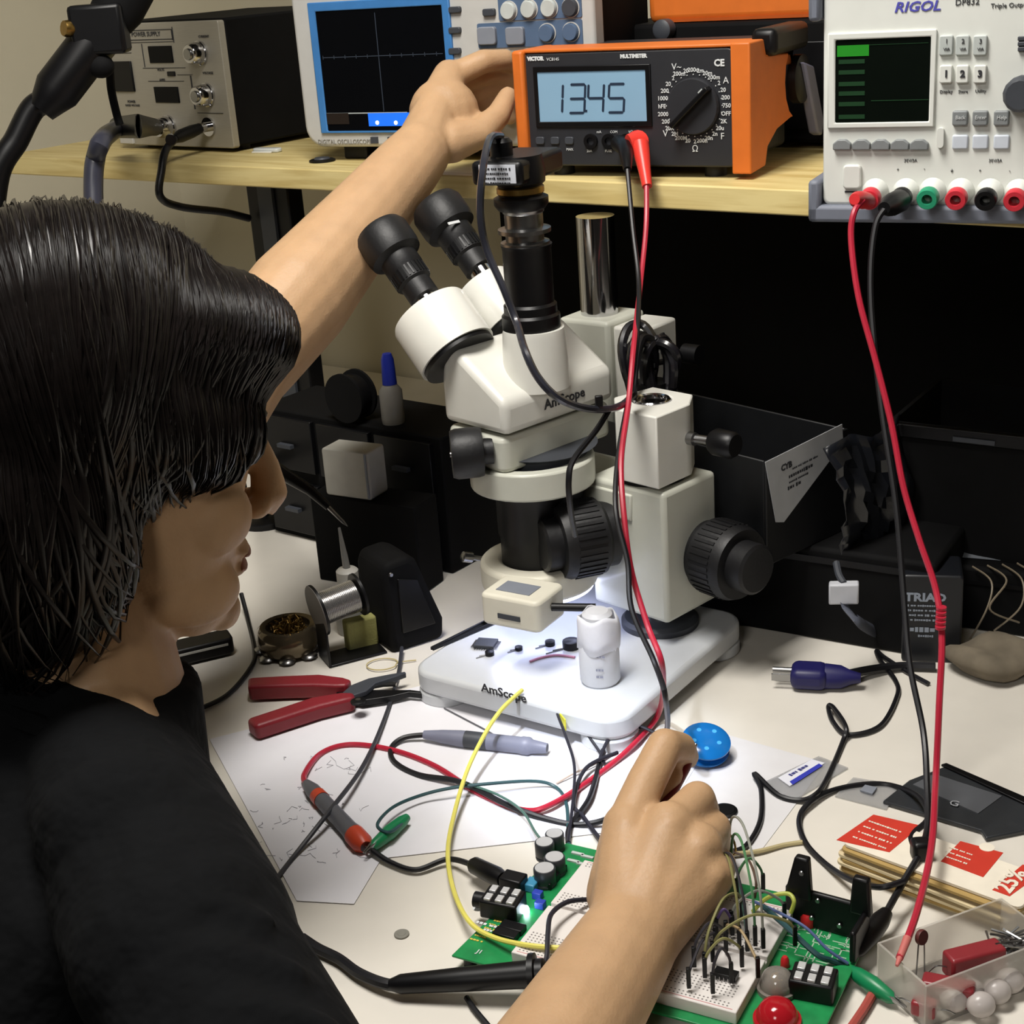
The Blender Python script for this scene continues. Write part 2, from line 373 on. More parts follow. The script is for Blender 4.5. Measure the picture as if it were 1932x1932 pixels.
for py in (18, 57, 96, 135): prr(MB(), F2, 849, py-6, 871, py+6, -.004, .001, .002).build('soft_key', DGREY, t, bev=.0008)
prr(MB(), F2, 913, 16, 936, 30, -.004, .001, .002).build('run_key', DGREY, t, bev=.0008)
NAVY = mat('slate_blue_panel', '#4e627d', .5, var=.05)
pn = MB(); prr(pn, F2, 902, 40, 1100, 88, -.0012, .002, .002); prr(pn, F2, 941, -10, 1098, 36, -.0014, .002, .002)
pn.build('control_panel', NAVY, t)
for px, py, m in ((962, 20, KEYL), (1000, 17, KEYL), (1038, 15, KEYL), (1078, 14, DGREY), (1034, 62, NAVY), (1079, 60, NAVY)):
    q = F2.onb(px, py)
    k = MB().lathe([(.0082, 0), (.0082, .004), (.0074, .0055)], (q.x, -.001, q.z), (0, -1, 0), 20).build('round_key', m, t)
    MB().rring(circ(q.x, q.z, .0095), circ(q.x, q.z, .0085), 'y', -.0022, -.001).build('key_ring', LGREY, k)
for px in (922, 975): prr(MB(), F2, px-17, 50, px+17, 84, -.006, .001, .003).build('square_key', GREY, t, bev=.001)
for px in (708, 740): pbox(MB(), F2, px-6, 258, px+6, 270, -.003, .001).build('port', DGREY, t)
lt = MB(); face_text(lt, F2, 'DIGITAL OSCILLOSCOPE', 650, 268, 9, -.0004, xs=.9); lt.build_each('lettering', mat('faded_print', '#7a766e', .6), t)
for x in (A0+.03, A1-.05): MB().box(x, x+.03, .02, .05, 0, ZB+.003).build('foot', BLKNOB, t, bev=.002)
MB().box(A0+.05, A1-.07, .11, .13, 0, ZB+.008).build('rear_foot', BLKNOB, t, bev=.002)

# --- bench multimeter in an orange holster
F3 = Fr(P(1399, 338, ZS), -31)
t = thing('bench_multimeter', 'black bench multimeter in an orange rubber holster reading 13.45', 'multimeter', F3)
x0 = F3.onb(985, 180).x; x1 = F3.onb(1392, 200).x; z0 = F3.onb(1200, 312).z; z1 = .5*(F3.onb(1000, 102).z+F3.onb(1376, 88).z); DP = .13
MB().prism(rrect(x0+.006, x1-.004, z0, z1, .006), 'y', .003, DP).build('case', CHAR, t, bev=.002)
MB().prism(rrect(x0+.003, x1-.003, z0-.001, z1, .006), 'y', 0, .004).build('front_panel', CHAR, t, bev=.0015)
# holster: right end cap with a curved cut-out, left end cap, thin band over the top
yo = -.006
cap = [(yo, z0-.006), (yo, z1+.004), (.028, z1+.004), (.034, z1-.010), (.095, z1-.014), (.098, z1-.02)]
for i in range(7):
    a = rad(75-150*i/6); cap.append((.112-.030*cos(a), (z0+z1)/2+.012+.034*sin(a)))
cap += [(.098, z0+.03), (.06, z0+.024), (.036, z0+.012), (.030, z0-.004)]
MB().prism(cap, 'x', x1-.004, x1+.014).build('holster_end', ORANGE, t, bev=.004, seg=3)
MB().prism([(yo, z0+.004), (yo, z1+.003), (.06, z1+.003), (.06, z0+.004)], 'x', x0-.006, x0+.006).build('holster_end', ORANGE, t, bev=.003, seg=3)
MB().box(x0+.004, x1, -.001, .05, z1+.0002, z1+.0032).build('holster_band', ORANGE, t, bev=.001)
for x in (x0+.03, x1-.03):
    for y in (.02, DP-.02): MB().cyl((x, y, 0), (x, y, z0), .01).build('foot', BLKNOB, t)
hp = [Vector((x1+.02, .125, (z0+z1)/2+.012))+Vector((0, d[0], d[1])) for d in ((0, 0), (.0, .02), (-.004, .05), (-.01, z1-(z0+z1)/2))]
MB().lathe([(.022, 0), (.022, .008), (.018, .010)], (x1+.012, .112, (z0+z1)/2+.012), (1, 0, 0), 28).build('handle_pivot', BLACK, t)
LIL = mat('grey_lilac_plastic', '#6d6f86', .5)
hz = (z0+z1)/2+.012
MB().prism([(.10, hz+.016), (.126, hz+.010), (.155, z0+.02), (.150, z0+.006), (.138, z0+.01)], 'x', x1+.016, x1+.026).build('carry_handle', LIL, t, bev=.002)
MB().box(x1-.002, x1+.022, .036, .125, z1-.012, z1+.012).build('handle_grip', BLACK, t, bev=.006, seg=3)
lx0, lx1, lz0, lz1 = prect(F3, 1017, 134, 1220, 229)
LCDM = mat('lit_lcd_glass', '#7d9db3', .3, emit='#6f97b8', estr=.16, var=.03, scale=20)
MB().rring(rectl(lx0-.004, lx1+.005, lz0-.005, lz1+.005), rectl(lx0, lx1, lz0, lz1), 'y', -.002, .001).build('display_frame', BLACK, t, bev=.0006)
lcd = MB().box(lx0, lx1, -.0008, .001, lz0, lz1).build('display', LCDM, t)
# seven-segment digits
sg = MB(); SEG = {'1': 'bc', '3': 'abgcd', '4': 'fgbc', '5': 'afgcd'}
def seg_digit(ch, px, py, hpx=52, wpx=30):
    c = F3.onb(px, py); zc = (F3.w(*c)-CP).dot(FW); h = hpx*zc/FPX; wd = wpx*zc/FPX*1.08; tk = h*.085; sl = .10
    def bar(xa, za, xb, zb):
        v = Vector((xb-xa, 0, zb-za)).normalized(); p = Vector((-v.z, 0, v.x))*tk/2; A = Vector((c.x+xa+za*sl, 0, c.z+za)); B = Vector((c.x+xb+zb*sl, 0, c.z+zb)); v = (B-A).normalized(); g = v*tk*.55; p = Vector((-v.z, 0, v.x))*tk/2
        po = [A+g*.2, A+g+p, B-g+p, B-g*.2, B-g-p, A+g-p]; sg.hull([(q.x, -.0009, q.z) for q in po], [(q.x, -.0013, q.z) for q in po])
    S = {'a': (-wd/2, h/2, wd/2, h/2), 'g': (-wd/2, 0, wd/2, 0), 'd': (-wd/2, -h/2, wd/2, -h/2), 'f': (-wd/2, 0, -wd/2, h/2), 'e': (-wd/2, -h/2, -wd/2, 0), 'b': (wd/2, 0, wd/2, h/2), 'c': (wd/2, -h/2, wd/2, 0)}
    for k in SEG[ch]: bar(*S[k])
for ch, px in (('1', 1048), ('3', 1090), ('4', 1125), ('5', 1164)): seg_digit(ch, px, 186 if px < 1100 else 185)
q = F3.onb(1107, 209); sg.box(q.x-.001, q.x+.001, -.0013, -.0009, q.z-.001, q.z+.001)
sg.build('digits', mat('lcd_ink', '#1d2b3f', .5), lcd)
# rotary selector
q = F3.onb(1310, 200); R = .0245
dial = MB().lathe([(R, 0), (R, .004), (R*.96, .006)], (q.x, 0, q.z), (0, -1, 0), 40).build('range_dial', CHAR, t)
dd = Vector((.74, 0, .67)); pp = Vector((-dd.z, 0, dd.x))
MB().obox((q.x, -.010, q.z), dd, pp, EY, R*2.0, .0045, .010).build('pointer', BLACK, dial, bev=.001)
MB().obox(Vector((q.x, -.0062, q.z))+dd*R*.62+pp*R*.10, dd, pp, EY, .005, .005, .0005).build('pointer_mark', KEYL, dial)
pr = MB(); sc_ = MB(); labs = ['750', '200', '20', '2', '200m', '20m', '2m', '200u', '20', '200m', '2', '20', '200', '1000', 'hFE', '2000', '200', '20K', '2M', '200M', '20', '2', '200n', '20n', '2n', '20u', '2K', 'OFF']
for i, s in enumerate(labs):
    a = 2*PI*i/len(labs); rr = R*1.26
    sc_.text(s, .0052, (q.x+rr*cos(a), -.0006, q.z+rr*sin(a)*1.0), EX, EZ, bold=.00008)
    sc_.text('·', .009, (q.x+R*1.09*cos(a), -.0006, q.z+R*1.09*sin(a)), EX, EZ)
for a, s in ((115, 'V~'), (35, 'A'), (-90, 'Ω'), (-45, 'F'), (-140, 'V')): sc_.text(s, .008, (q.x+R*1.52*cos(rad(a)), -.0006, q.z+R*1.52*sin(rad(a))), EX, EZ)
sc_.build('dial_scale_print', INKW, t)['kind'] = 'stuff'
face_text(pr, F3, 'CE', 1357, 119, 13, -.0006, bold=.0003)
face_text(pr, F3, 'VICTOR', 1010, 111, 7, -.0006, bold=.0004); face_text(pr, F3, 'VC8145', 1043, 112, 6, -.0006)
face_text(pr, F3, 'MULTIMETER', 1195, 106, 7, -.0006, bold=.0003)
for s, px, py in (('COM', 1158, 249), ('mA', 1130, 249), ('VΩ', 1190, 249), ('20A', 1112, 285), ('FUSE', 1148, 285), ('MAX', 1075, 282)): face_text(pr, F3, s, px, py, 5, -.0006)
pr.build_each('lettering', INKW, t)
for px in (1116, 1150, 1183, 1212):
    q = F3.onb(px, 266)
    MB().rring(circ(q.x, q.z, .0068, 20), circ(q.x, q.z, .0036, 20), 'y', -.003, .0005).build('input_socket', BLACK, t)
for px in (1020, 1048, 1075):
    prr(MB(), F3, px-8, 258, px+8, 272, -.002, .001, .002).build('push_button', DGREY, t, bev=.0006)

# --- pale triple-output power supply
F4 = Fr(P(1556, 398, ZS), -26)
t = thing('power_supply', 'pale triple-output power supply with dark screen, grey corner bumpers and coloured terminals', 'instrument', F4)
X0 = F4.onb(1552, 250).x; X1 = X0+.182; Z0 = F4.onb(1562, 388).z; Z1 = Z0+.172; DP = .26
MB().box(X0+.006, X1-.006, .02, DP, Z0+.004, Z1-.004).build('case', LGREY, t, bev=.002)
MB().prism(rrect(X0, X1, Z0, Z1, .006), 'y', 0, .022).build('front_panel', PSUW, t, bev=.003, seg=3)
BUMP = mat('bumper_grey', '#6d727e', .55)
for zz, sgn in ((Z0, -1), (Z1, 1)):
    b = MB()
    zA, zB = (zz-.012, zz+.001) if sgn < 0 else (zz-.001, zz+.016)
    zA2, zB2 = (zz-.012, zz+.020) if sgn < 0 else (zz-.036, zz+.016)
    b.box(X0-.010, X1+.010, -.006, .045, zA, zB); b.box(X0-.010, X0-.0005, -.006, .045, zA2, zB2); b.box(X1+.0005, X1+.010, -.006, .045, zA2, zB2)
    b.build('bumper', BUMP, t, bev=.003)
MB().box(X0-.010, X1+.010, DP-.05, DP, Z0-.012, Z0+.001).build('bumper', BUMP, t, bev=.003)
sx0, sx1, sz0, sz1 = prect(F4, 1577, 72, 1755, 230)
MB().rring(rectl(sx0-.006, sx1+.004, sz0-.004, sz1+.005), rectl(sx0, sx1, sz0, sz1), 'y', -.0025, .001).build('screen_frame', PSUW, t, bev=.001)
scr = MB().box(sx0, sx1, -.0008, .001, sz0, sz1).build('screen', mat('psu_screen', '#050a06', .35, emit='#06120a', estr=.08, spec=.15), t)
GLO = mat('screen_green', '#1b6a1b', .4, emit='#1d8a16', estr=.35); GLD = mat('screen_dim_green', '#123018', .4, emit='#184022', estr=.18)
b = MB(); pbox(b, F4, 1580, 85, 1640, 106, -.0012, -.0007); b.build('channel_bar', GLO, scr)
b = MB()
for y in (116, 136, 158, 176, 196, 220): pbox(b, F4, 1583, y-4, 1632, y+4, -.0012, -.0007)
b.build('readout', GLD, scr)
b = MB(); pbox(b, F4, 1644, 188, 1752, 189.5, -.0012, -.0007); pbox(b, F4, 1640, 82, 1752, 83, -.0012, -.0007); b.build('rule_line', GLD, scr)
pr = MB(); prb = MB()
face_text(prb, F4, 'RIGOL', 1730, 13, 19, -.0004, shear=.25, bold=.0002, xs=1.15); prb.build_each('brand_lettering', INKB, t)
face_text(pr, F4, 'DP832', 1825, 4, 12, -.0004); face_text(pr, F4, 'Triple Output', 1905, 10, 9, -.0004); 
for s, px, py in (('30V/3A', 1718, 303), ('30V/3A', 1878, 303), ('+', 1694, 320), ('-', 1744, 318), ('+', 1849, 322), ('-', 1905, 322), ('⏚', 1796, 322), ('Display', 1785, 173), ('Store', 1817, 173), ('Utility', 1850, 172)): face_text(pr, F4, s, px, py, 6, -.0004)
for px in (1786, 1817, 1850):
    i = (px-1786)//31
    k = prr(MB(), F4, px-13, 66, px+13, 104, -.003, .001, .0015).build('output_key', KEYL, t, bev=.0008)
    lb = MB(); face_text(lb, F4, '123'[i], px, 78, 9, -.0034); face_text(lb, F4, 'V/A', px, 93, 6, -.0034); lb.build_each('key_print', INKD, k)
    k = prr(MB(), F4, px-12, 122, px+12, 156, -.004, .001, .0015).build('channel_key', PSUW, t, bev=.0008)
    lb = MB(); face_text(lb, F4, '123'[i], px-1, 140, 13, -.0044, bold=.0003); lb.build_each('key_print', INKD, k)
for i, px in enumerate((1812, 1850, 1890)):
    k = prr(MB(), F4, px-14, 208, px+15, 236, -.004, .001, .0015).build('enter_key', KEYG, t, bev=.001)
    lb = MB(); face_text(lb, F4, ('Back', 'Enter', 'Help')[i], px, 222, 7, -.0044); lb.build_each('key_print', INKW, k)
    prr(MB(), F4, px-15, 254, px+15, 281, -.002, .001, .0015).build('on_off_key', mat('key_frost', '#c3cad4', .4), t, bev=.001)
for i in range(5):
    q = F4.onb(1590+36.3*i, 272)
    po = [(q.x-.0068, q.z-.0038), (q.x+.0068, q.z-.0038), (q.x+.0068, q.z+.0008), (q.x+.003, q.z+.0038), (q.x-.003, q.z+.0038), (q.x-.0068, q.z+.0008)]
    MB().prism(po, 'y', -.004, .001).build('soft_key', KEYG, t, bev=.0008)
prr(MB(), F4, 1769, 240, 1782, 278, -.004, .001, .003).build('page_key', PSUW, t, bev=.001)
q = F4.onb(1930, 175); MB().lathe([(.0125, 0), (.0125, .012), (.010, .016)], (q.x, 0, q.z), (0, -1, 0), 14).build('rotary_knob', DGREY, t)
for py in (72, 82, 92): pbox(MB(), F4, 1921, py-4, 1945, py+4, -.003, .001).build('number_key', DGREY, t, bev=.0005)
prr(MB(), F4, 1592, 310, 1626, 355, -.004, .001, .003).build('power_button', PSUW, t, bev=.0012)
b = MB(); pbox(b, F4, 1594, 360, 1618, 363, -.0006, .0002); b.build('power_mark', INKD, t)
GRNT = mat('green_terminal', '#27906a', .4); REDT = mat('red_terminal', '#c62f3c', .4)
TERM = {}
for nm, px, py, m in (('r0', 1652, 366, REDT), ('k0', 1710, 366, BLACK), ('g', 1760, 365, GRNT), ('r1', 1813, 366, REDT), ('k1', 1868, 367, BLACK), ('r2', 1922, 368, REDT)):
    q = F4.onb(px, py-6); ax = Vector((0, -1, -.12)); r0 = .0078
    c = MB().lathe([(r0*1.25, 0), (r0*1.25, .002), (r0*.85, .006), (r0*.85, .016)], (q.x, 0, q.z), ax, 24).build('terminal_post', PSUW, t)
    MB().lathe([(r0, .016), (r0, .023), (r0*.9, .0245), (r0*.5, .0245), (r0*.45, .010)], (q.x, 0, q.z), ax, 24).build('terminal_cap', m, c)
    TERM[nm] = F4.w(q.x, -.026, q.z-.003)
pr.build_each('lettering', INKD, t)

# --- things behind the multimeter
F5 = Fr(SH.w(-.20, .215, 0), -36)
t = thing('instrument_case', 'black instrument box behind the multimeter carrying an orange case', 'instrument', F5)
hx = F5.onb(1130, 70).x; hz = F5.onb(1350, 42).z
MB().box(hx, hx+.30, 0, .20, .006, hz).build('body', BLACKM, t, bev=.004)
MB().box(hx+.02, hx+.28, -.004, .001, .02, hz-.02).build('front_plate', BLACK, t, bev=.001)
q = F5.onb(1255, 55, -.006); MB().lathe([(.010, 0), (.010, .012), (.007, .014)], (q.x, -.002, q.z), (0, -1, 0), 20).build('knob', DGREY, t)
for x in (.02, .28): MB().cyl((hx+x, .03, 0), (hx+x, .03, .006), .01).build('foot', BLKNOB, t); MB().cyl((hx+x, .17, 0), (hx+x, .17, .006), .01).build('foot', BLKNOB, t)
F5b = Fr(F5.w(0, .01, hz), -33)
t = thing('orange_case', 'bright orange hard case lying on the black instrument box', 'case', F5b)
ax = F5b.onb(1222, 38).x
MB().prism([(ax, 0), (ax+.25, 0), (ax+.25, .06), (ax+.02, .06), (ax, .03)], 'y', 0, .12).build('shell', ORANGE, t, bev=.008, seg=3)
MB().box(ax+.10, ax+.14, -.004, .003, .028, .046).build('latch', BLACK, t, bev=.002)
MB().box(ax+.02, ax+.25, -.0015, .002, .001, .004).build('seam', mat('dark_orange', '#a84a10', .5), t)
# small bits in front of the bench supply
def small_bits():
    q = P(505, 287, ZS); 
    t = thing('plastic_clip', 'clear white plastic clip lying on the shelf by the silver-faced supply', 'clip', q, -30)
    MB().prism(rrect(-.019, .019, -.006, .006, .005), 'z', 0, .005).build('body', mat('frosted_plastic', '#dfe3e0', .25, trans=.3), t, bev=.0015)
    MB().box(-.016, .012, -.010, -.007, 0, .002).build('arm', WHITE, t, bev=.0006)
    q = P(608, 303, ZS+.001)
    t = thing('black_washer', 'thin black round cap on the shelf under the oscilloscope corner', 'cap', q, 0)
    MB().lathe([(.0145, 0), (.0145, .002), (.012, .003)], (0, 0, -.001), EZ, 24).build('disc', BLACK, t)
    MB().lathe([(.009, 0), (.008, .0015)], (0, 0, .002), EZ, 20).build('boss', DGREY, t)
small_bits()

# --- black handheld tool hanging in a holder at the far left
p0 = D(-8, 345, 1.42); p1 = D(62, 205, 1.42); p2 = D(92, 190, 1.42); p3 = D(190, 62, 1.42); p4 = D(222, 18, 1.42); p5 = D(250, -60, 1.42)
t = thing('hot_air_wand', 'black handheld wand with a thick cable held above the left end of the shelf', 'tool', p2)
lo = lambda *v: [x-p2 for x in v]
dn_ = Vector((p0.x-.03, p0.y-.02, .0118)); MB().tube(spline(lo(dn_+Vector((.10, .16, 0)), dn_+Vector((.02, .05, 0)), dn_+Vector((0, 0, .05)), p0-Vector((.02, 0, .1)), p0, D(32, 262, 1.42), p1, p2)), .0115, 12).build('cable', BLACK, t)
ax = (p3-p2).normalized()
MB().lathe([(.013, -.012), (.017, 0), (.0215, .012), (.0215, .075), (.019, .10), (.020, .105), (.020, (p3-p2).length)], (0, 0, 0), ax, 24).build('handle', BLACK, t)
wq = SH.w(-1.0, WB-.045, .62)
MB().tube(lo(p3, p4, p5, p5.lerp(wq, .5), wq), [.019, .024, .03, .03, .03], 16).build('holder_arm', BLACKM, t)
MB().lathe([(.05, 0), (.05, .008), (.046, .010)], wq+SH.n*.030-p2, -SH.n, 24).build('wall_plate', BLACKM, t)
q = D(135, 55, 1.40)-p2
k = MB().cyl(p3-p2, q, .005).build('clamp_screw', BRASS, t); MB().lathe([(.007, 0), (.008, .004), (.007, .008)], q, q-(p3-p2), 12).build('screw_head', BRASS, k)
MB().cbox(D(188, 55, 1.41)-p2, .05, .03, .045).build('clamp', BLACK, t, bev=.004)
MB().ell(D(190, 125, 1.415)-p2, .013, .010, .011).build('hook', BLACKM, t)
MB().tube(spline(lo(D(188, 70, 1.42), D(205, 120, 1.44), D(210, 170, 1.46), D(220, 215, 1.47), D(226, 235, 1.472))), .004, 8).build('lead', BLACKM, t)
# BNC leads of the silver-faced supply
def lead(name, label, pts, r, m, plug=None, k=8):
    pts = [Vector(p) for p in pts]; o = pts[0]
    t = thing(name, label, 'cable', o)
    MB().tube(spline([p-o for p in pts], k), r, 10).build('wire', m, t)
    return t, o
q = F1.onb(324, 238); s = F1.w(q.x, -.024, q.z)
d1 = D(292, 240, (s-CP).dot(FW)-.03); d2 = D(225, 240, (s-CP).dot(FW)-.05)
t, o = lead('coaxial_cable', 'thick grey-blue coaxial cable plugged into the silver-faced supply', [d2, D(195, 262, 1.47), D(180, 300, 1.46), D(176, 350, 1.46), D(178, 430, 1.46), D(180, 560, 1.47), P(200, 900, .03), P(240, 960, .0096), P(330, 985, .0096)], .0095, mat('grey_blue_cable', '#33343f', .35))
MB().tube([s-o, d1-o, D(262, 238, 1.50)-o, d2-o], [.0075, .010, .012, .0125], 14).build('plug', BLACK, t)
q = F1.onb(400, 238); s = F1.w(q.x, -.018, q.z); zz = (s-CP).dot(FW)
t, o = lead('probe_cable', 'thin black cable with angled plug hanging from the silver-faced supply', [D(330, 262, zz-.04), D(312, 285, zz-.06), D(305, 320, zz-.07), D(302, 370, zz-.07), D(340, 390, zz-.03), D(420, 400, zz), D(470, 412, zz+.03)], .0045, BLKW)
MB().tube([s-o, D(362, 248, zz-.012)-o, D(340, 257, zz-.03)-o, (0, 0, 0)], [.006, .0075, .0075, .005], 12).build('plug', BLACK, t)
MB().cyl(D(322, 262, zz-.043)-o, D(322, 264, zz-.06)-o, .006).build('boot_screw', CHROME, t)
# ------------------------------------------------------------------ trinocular microscope
_o = P(795, 1268, .045); _o.z = 0
FB = Fr(_o, -36)                                    # base frame: front left corner
HX = FB.w(.072, .075, 0)
FH = Fr(HX, -48)                                    # head frame about the optical axis
PB = FB.w(.131, .165, 0)
FK = Fr(PB, -46)                                    # focus block frame about the pillar
ms = thing('microscope', 'white trinocular stereo microscope with camera on top, lighting the bench', 'microscope', FB)
MSC = 1.029
ms.location = (FB.o.x*MSC, FB.o.y*MSC, -.0174); ms.scale = (MSC,)*3; ZB0 = .0170   # stands on the desk at local height ZB0
HSC = 1.042; FQ_ = [None, None]                      # the head stands a little behind the block
def mb_(name, mb, m, fr, parent=ms, **k):           # builds a part in frame fr under the microscope
    o = mb.build(name, m, None, **k)
    o.parent = parent
    k = HSC if fr in (FH, FQ_[0], FQ_[1]) else 1.0; cl = FB.loc(CP)
    if parent is ms and k != 1: o.scale = (k,)*3
    o.location = cl+(FB.loc(fr.o)-cl)*k if parent is ms else (0, 0, 0); o.rotation_euler = (0, 0, fr.yaw-FB.yaw) if parent is ms else (0, 0, 0)
    return o
# base: plate on two side skirts with a gap under the front edge
BW, BD = .190, .213
WB_ = mat('white_base_enamel', '#c6c9cc', .3, var=.015, coat=.25)
pl = rrect(-.012, BW, -.004, BD, .022, 6)
m = MB().prism(pl, 'z', .0275, .047)
base = mb_('base', m, WB_, FB, bev=.004, seg=3)
for cx, cy in ((.0102, .0182), (BW-.0222, .0182), (.0102, BD-.0222), (BW-.0222, BD-.0222)):
    mb_('base_foot', MB().prism(rrect(cx-.022, cx+.022, cy-.022, cy+.022, .0205, 6), 'z', ZB0, .0278), WB_, FB, bev=.002)
tx = MB(); q = FB.onb(950, 1308, -.0044); tx.text('AmScope', .0102, (q.x, -.0044, q.z), EX, EZ, bold=.0002, xs=1.1); tx.build_each('lettering', INKD, base)
# pillar
mb_('pillar', MB().lathe([(.0155, .050), (.0155, .246), (.0145, .247), (.0125, .2462), (.012, .2445)], (0, 0, 0), EZ, 32), CHROME, FK)
mb_('pillar_collar', MB().lathe([(.033, .047), (.033, .052), (.030, .055), (.018, .056)], (0, 0, 0), EZ, 36), DGREY, FK)
# focus block and clamp
bx0, bx1, by0, by1 = -.044, .037, -.034, .034
zb0, zb1 = .068, .182
GW = mat('warm_grey_enamel', '#c3c4b8', .38, var=.02, coat=.15)
blk = mb_('focus_block', MB().box(bx0, bx1, by0, by1, zb0, zb1), GW, FK, bev=.004, seg=3)
hexp = [(-.030, -.012), (-.008, -.036), (.034, -.036), (.034, .006), (.020, .028), (-.022, .028)]
n_ = 24; ring_o = []
z0, z1 = .186, .246
hole = circ(0, 0, .0162, 24)
def ray_poly(poly, a):                              # outline point of a convex polygon in direction a
    d = Vector((cos(a), sin(a))); best = 1e9
    for i in range(len(poly)):
        p, q = Vector(poly[i]), Vector(poly[(i+1)%len(poly)]); e = q-p; den = d.x*e.y-d.y*e.x
        if abs(den) < 1e-9: continue
        t = (p.x*e.y-p.y*e.x)/den; u = (p.x*d.y-p.y*d.x)/den
        if t > 0 and -1e-6 <= u <= 1+1e-6: best = min(best, t)
    return (d.x*best, d.y*best)
angs = sorted([2*PI*i/24 for i in range(24)]+[math.atan2(y, x)%(2*PI) for x, y in hexp])
mb_('pillar_clamp', MB().rring([ray_poly(hexp, a) for a in angs], [(.0162*cos(a), .0162*sin(a)) for a in angs], 'z', z0, z1), WHITE, FK, bev=.0012)
mb_('clamp_gasket', MB().lathe([(.029, .182), (.029, .187)], (0, -.004, 0), EZ, 24), BLACK, FK)
k = mb_('clamp_screw', MB().cyl((.030, .004, .218), (.056, .008, .218), .0036).lathe([(.0055, 0), (.0055, .006)], (.034, .004, .218), EX, 14), STEEL, FK)
MB().lathe([(.0085, 0), (.011, .004), (.011, .020), (.009, .023)], (.054, .008, .218), EX, 18).build('clamp_knob', BLACK, k)
# focus knobs, left and right, ribbed
def knob_mb(o, ax, r, L):
    m = MB().lathe([(r*.86, 0), (r*.86, .008), (r, .012), (r, L-.006), (r*.93, L)], o, ax, 40)
    ax = Vector(ax); t = ax.orthogonal().normalized(); q = ax.cross(t)
    for i in range(36):
        a = 2*PI*i/36; d = t*cos(a)+q*sin(a); m.obox(Vector(o)+d*r+ax*(L*.5+.003), ax, d, ax.cross(d), L-.024, .0016, .0026)
    return m
kq = FK.onb(1130, 1010, -.062)
ka = Vector((-.45, -.893, 0)); ko = (-.022, -.033, .136)
kl = mb_('focus_knob', knob_mb(ko, ka, .0320, .048), BLKNOB, FK)
MB().lathe([(.022, .047), (.022, .060), (.0195, .062)], ko, ka, 32).build('fine_ring', BLKNOB, kl)
kr = mb_('focus_knob', knob_mb((.034, .016, .116), (.995, -.1, 0), .0315, .045), BLKNOB, FK)
MB().lathe([(.021, .044), (.021, .060), (.0185, .062)], (.034, .016, .116), (.995, -.1, 0), 32).build('fine_ring', BLKNOB, kr)
# arm from the block to the ring that carries the head
HXS = CP+(HX-CP)*HSC; hb = FK.loc(HXS)                                     # optical axis in the block frame
mb_('ring_holder', MB().rring(circ(hb.x, hb.y, .052, 40), circ(hb.x, hb.y, .040, 40), 'z', .180, .2035), GW, FK, bev=.002)
d = Vector((hb.x, hb.y, 0)); dn = d.normalized(); pn = Vector((-dn.y, dn.x, 0))
a0 = -dn*(-.020); a1 = d-dn*.046
pA = [Vector(FK.onb(x, y, -.036)) for x, y in ((1006, 888), (1190, 935), (1190, 985), (1006, 943))]
m = MB().hull([pA[0], pA[1], pA[2], pA[3]], [p+Vector((0, .006, 0)) for p in pA])
L_ = Vector((0, .062, 0))
m.hull([p+L_ for p in pA], [p+L_+Vector((0, .006, 0)) for p in pA])
m.hull([pA[3]+EZ*.004, pA[2]+EZ*.004, pA[2], pA[3]], [pA[3]+L_+EZ*.004, pA[2]+L_+EZ*.004, pA[2]+L_, pA[3]+L_])
m.hull([pA[0]+Vector((.055, .006, -.001)), pA[1]+Vector((0, .006, -.001)), pA[2]+Vector((0, .006, 0)), pA[3]+Vector((.055, .006, 0))], [pA[0]+L_+Vector((.055, 0, -.001)), pA[1]+L_+Vector((0, 0, -.001)), pA[2]+L_, pA[3]+L_+Vector((.055, 0, 0))])
mb_('arm', m, GW, FK, bev=.0015)
sq = Vector(FK.onb(1050, 930, -.0362)); mb_('arm_screw', MB().cyl(sq, sq-EY*.0015, .0022, n=10), STEEL, FK)
q = hb
# lower body, objective, ring light
mb_('lower_body', MB().lathe([(.030, .166), (.036, .200), (.039, .222), (.046, .226)], (0, .010, 0), EZ, 40), DGREY, FH)
mb_('zoom_housing', MB().prism(rrect(-.047, .019, -.046, .074, .008, 4), 'z', .219, .2475), GW, FH, bev=.004, seg=3)
mb_('objective', MB().lathe([(.027, .128), (.0295, .131), (.0295, .152), (.031, .156), (.031, .185), (.040, .205)], (0, 0, 0), EZ, 40), BLACK, FH)
mb_('ring_light', MB().rring(circ(0, 0, .0475, 44), circ(0, 0, .029, 44), 'z', .110, .133), CREAM, FH, bev=.004, seg=3)
LEDM = mat('led_ring', '#ffffff', .4, emit='#cfd6ff', estr=RING_STR)
mb_('light_ring', MB().rring(circ(0, 0, .044, 44), circ(0, 0, .032, 44), 'z', .1075, .1105), LEDM, FH)
fq = FH.onb(975, 1140, -.062); cx, cz = fq.x, fq.z
FC = Fr(FH.w(fq.x, -.062, 0), -33); FQ_[0] = FC
cb = mb_('light_control_box', MB().prism(rrect(-.0265, .0265, -.012, .030, .006), 'z', cz-.016, cz+.010), CREAM, FC, bev=.003, seg=3)
MB().box(-.017, .013, -.002, .016, cz+.0098, cz+.0106).build('dimmer_panel', GREY, cb)
MB().box(-.010, .010, -.0128, -.0118, cz-.008, cz-.004).build('vent_slot', DGREY, cb)
MB().cyl((.0265, .008, cz-.001), (.058, .020, cz-.001), .0032, n=12).build('light_plug', BLACK, cb)
tq = FH.onb(890, 1052, -.03)
ts = mb_('ring_light_screw', MB().cyl((tq.x, -.03, tq.z), (-.040, -.008, .121), .0022, n=10), STEEL, FH)
dv = (Vector((tq.x, -.03, tq.z))-Vector((-.040, -.008, .121))).normalized()
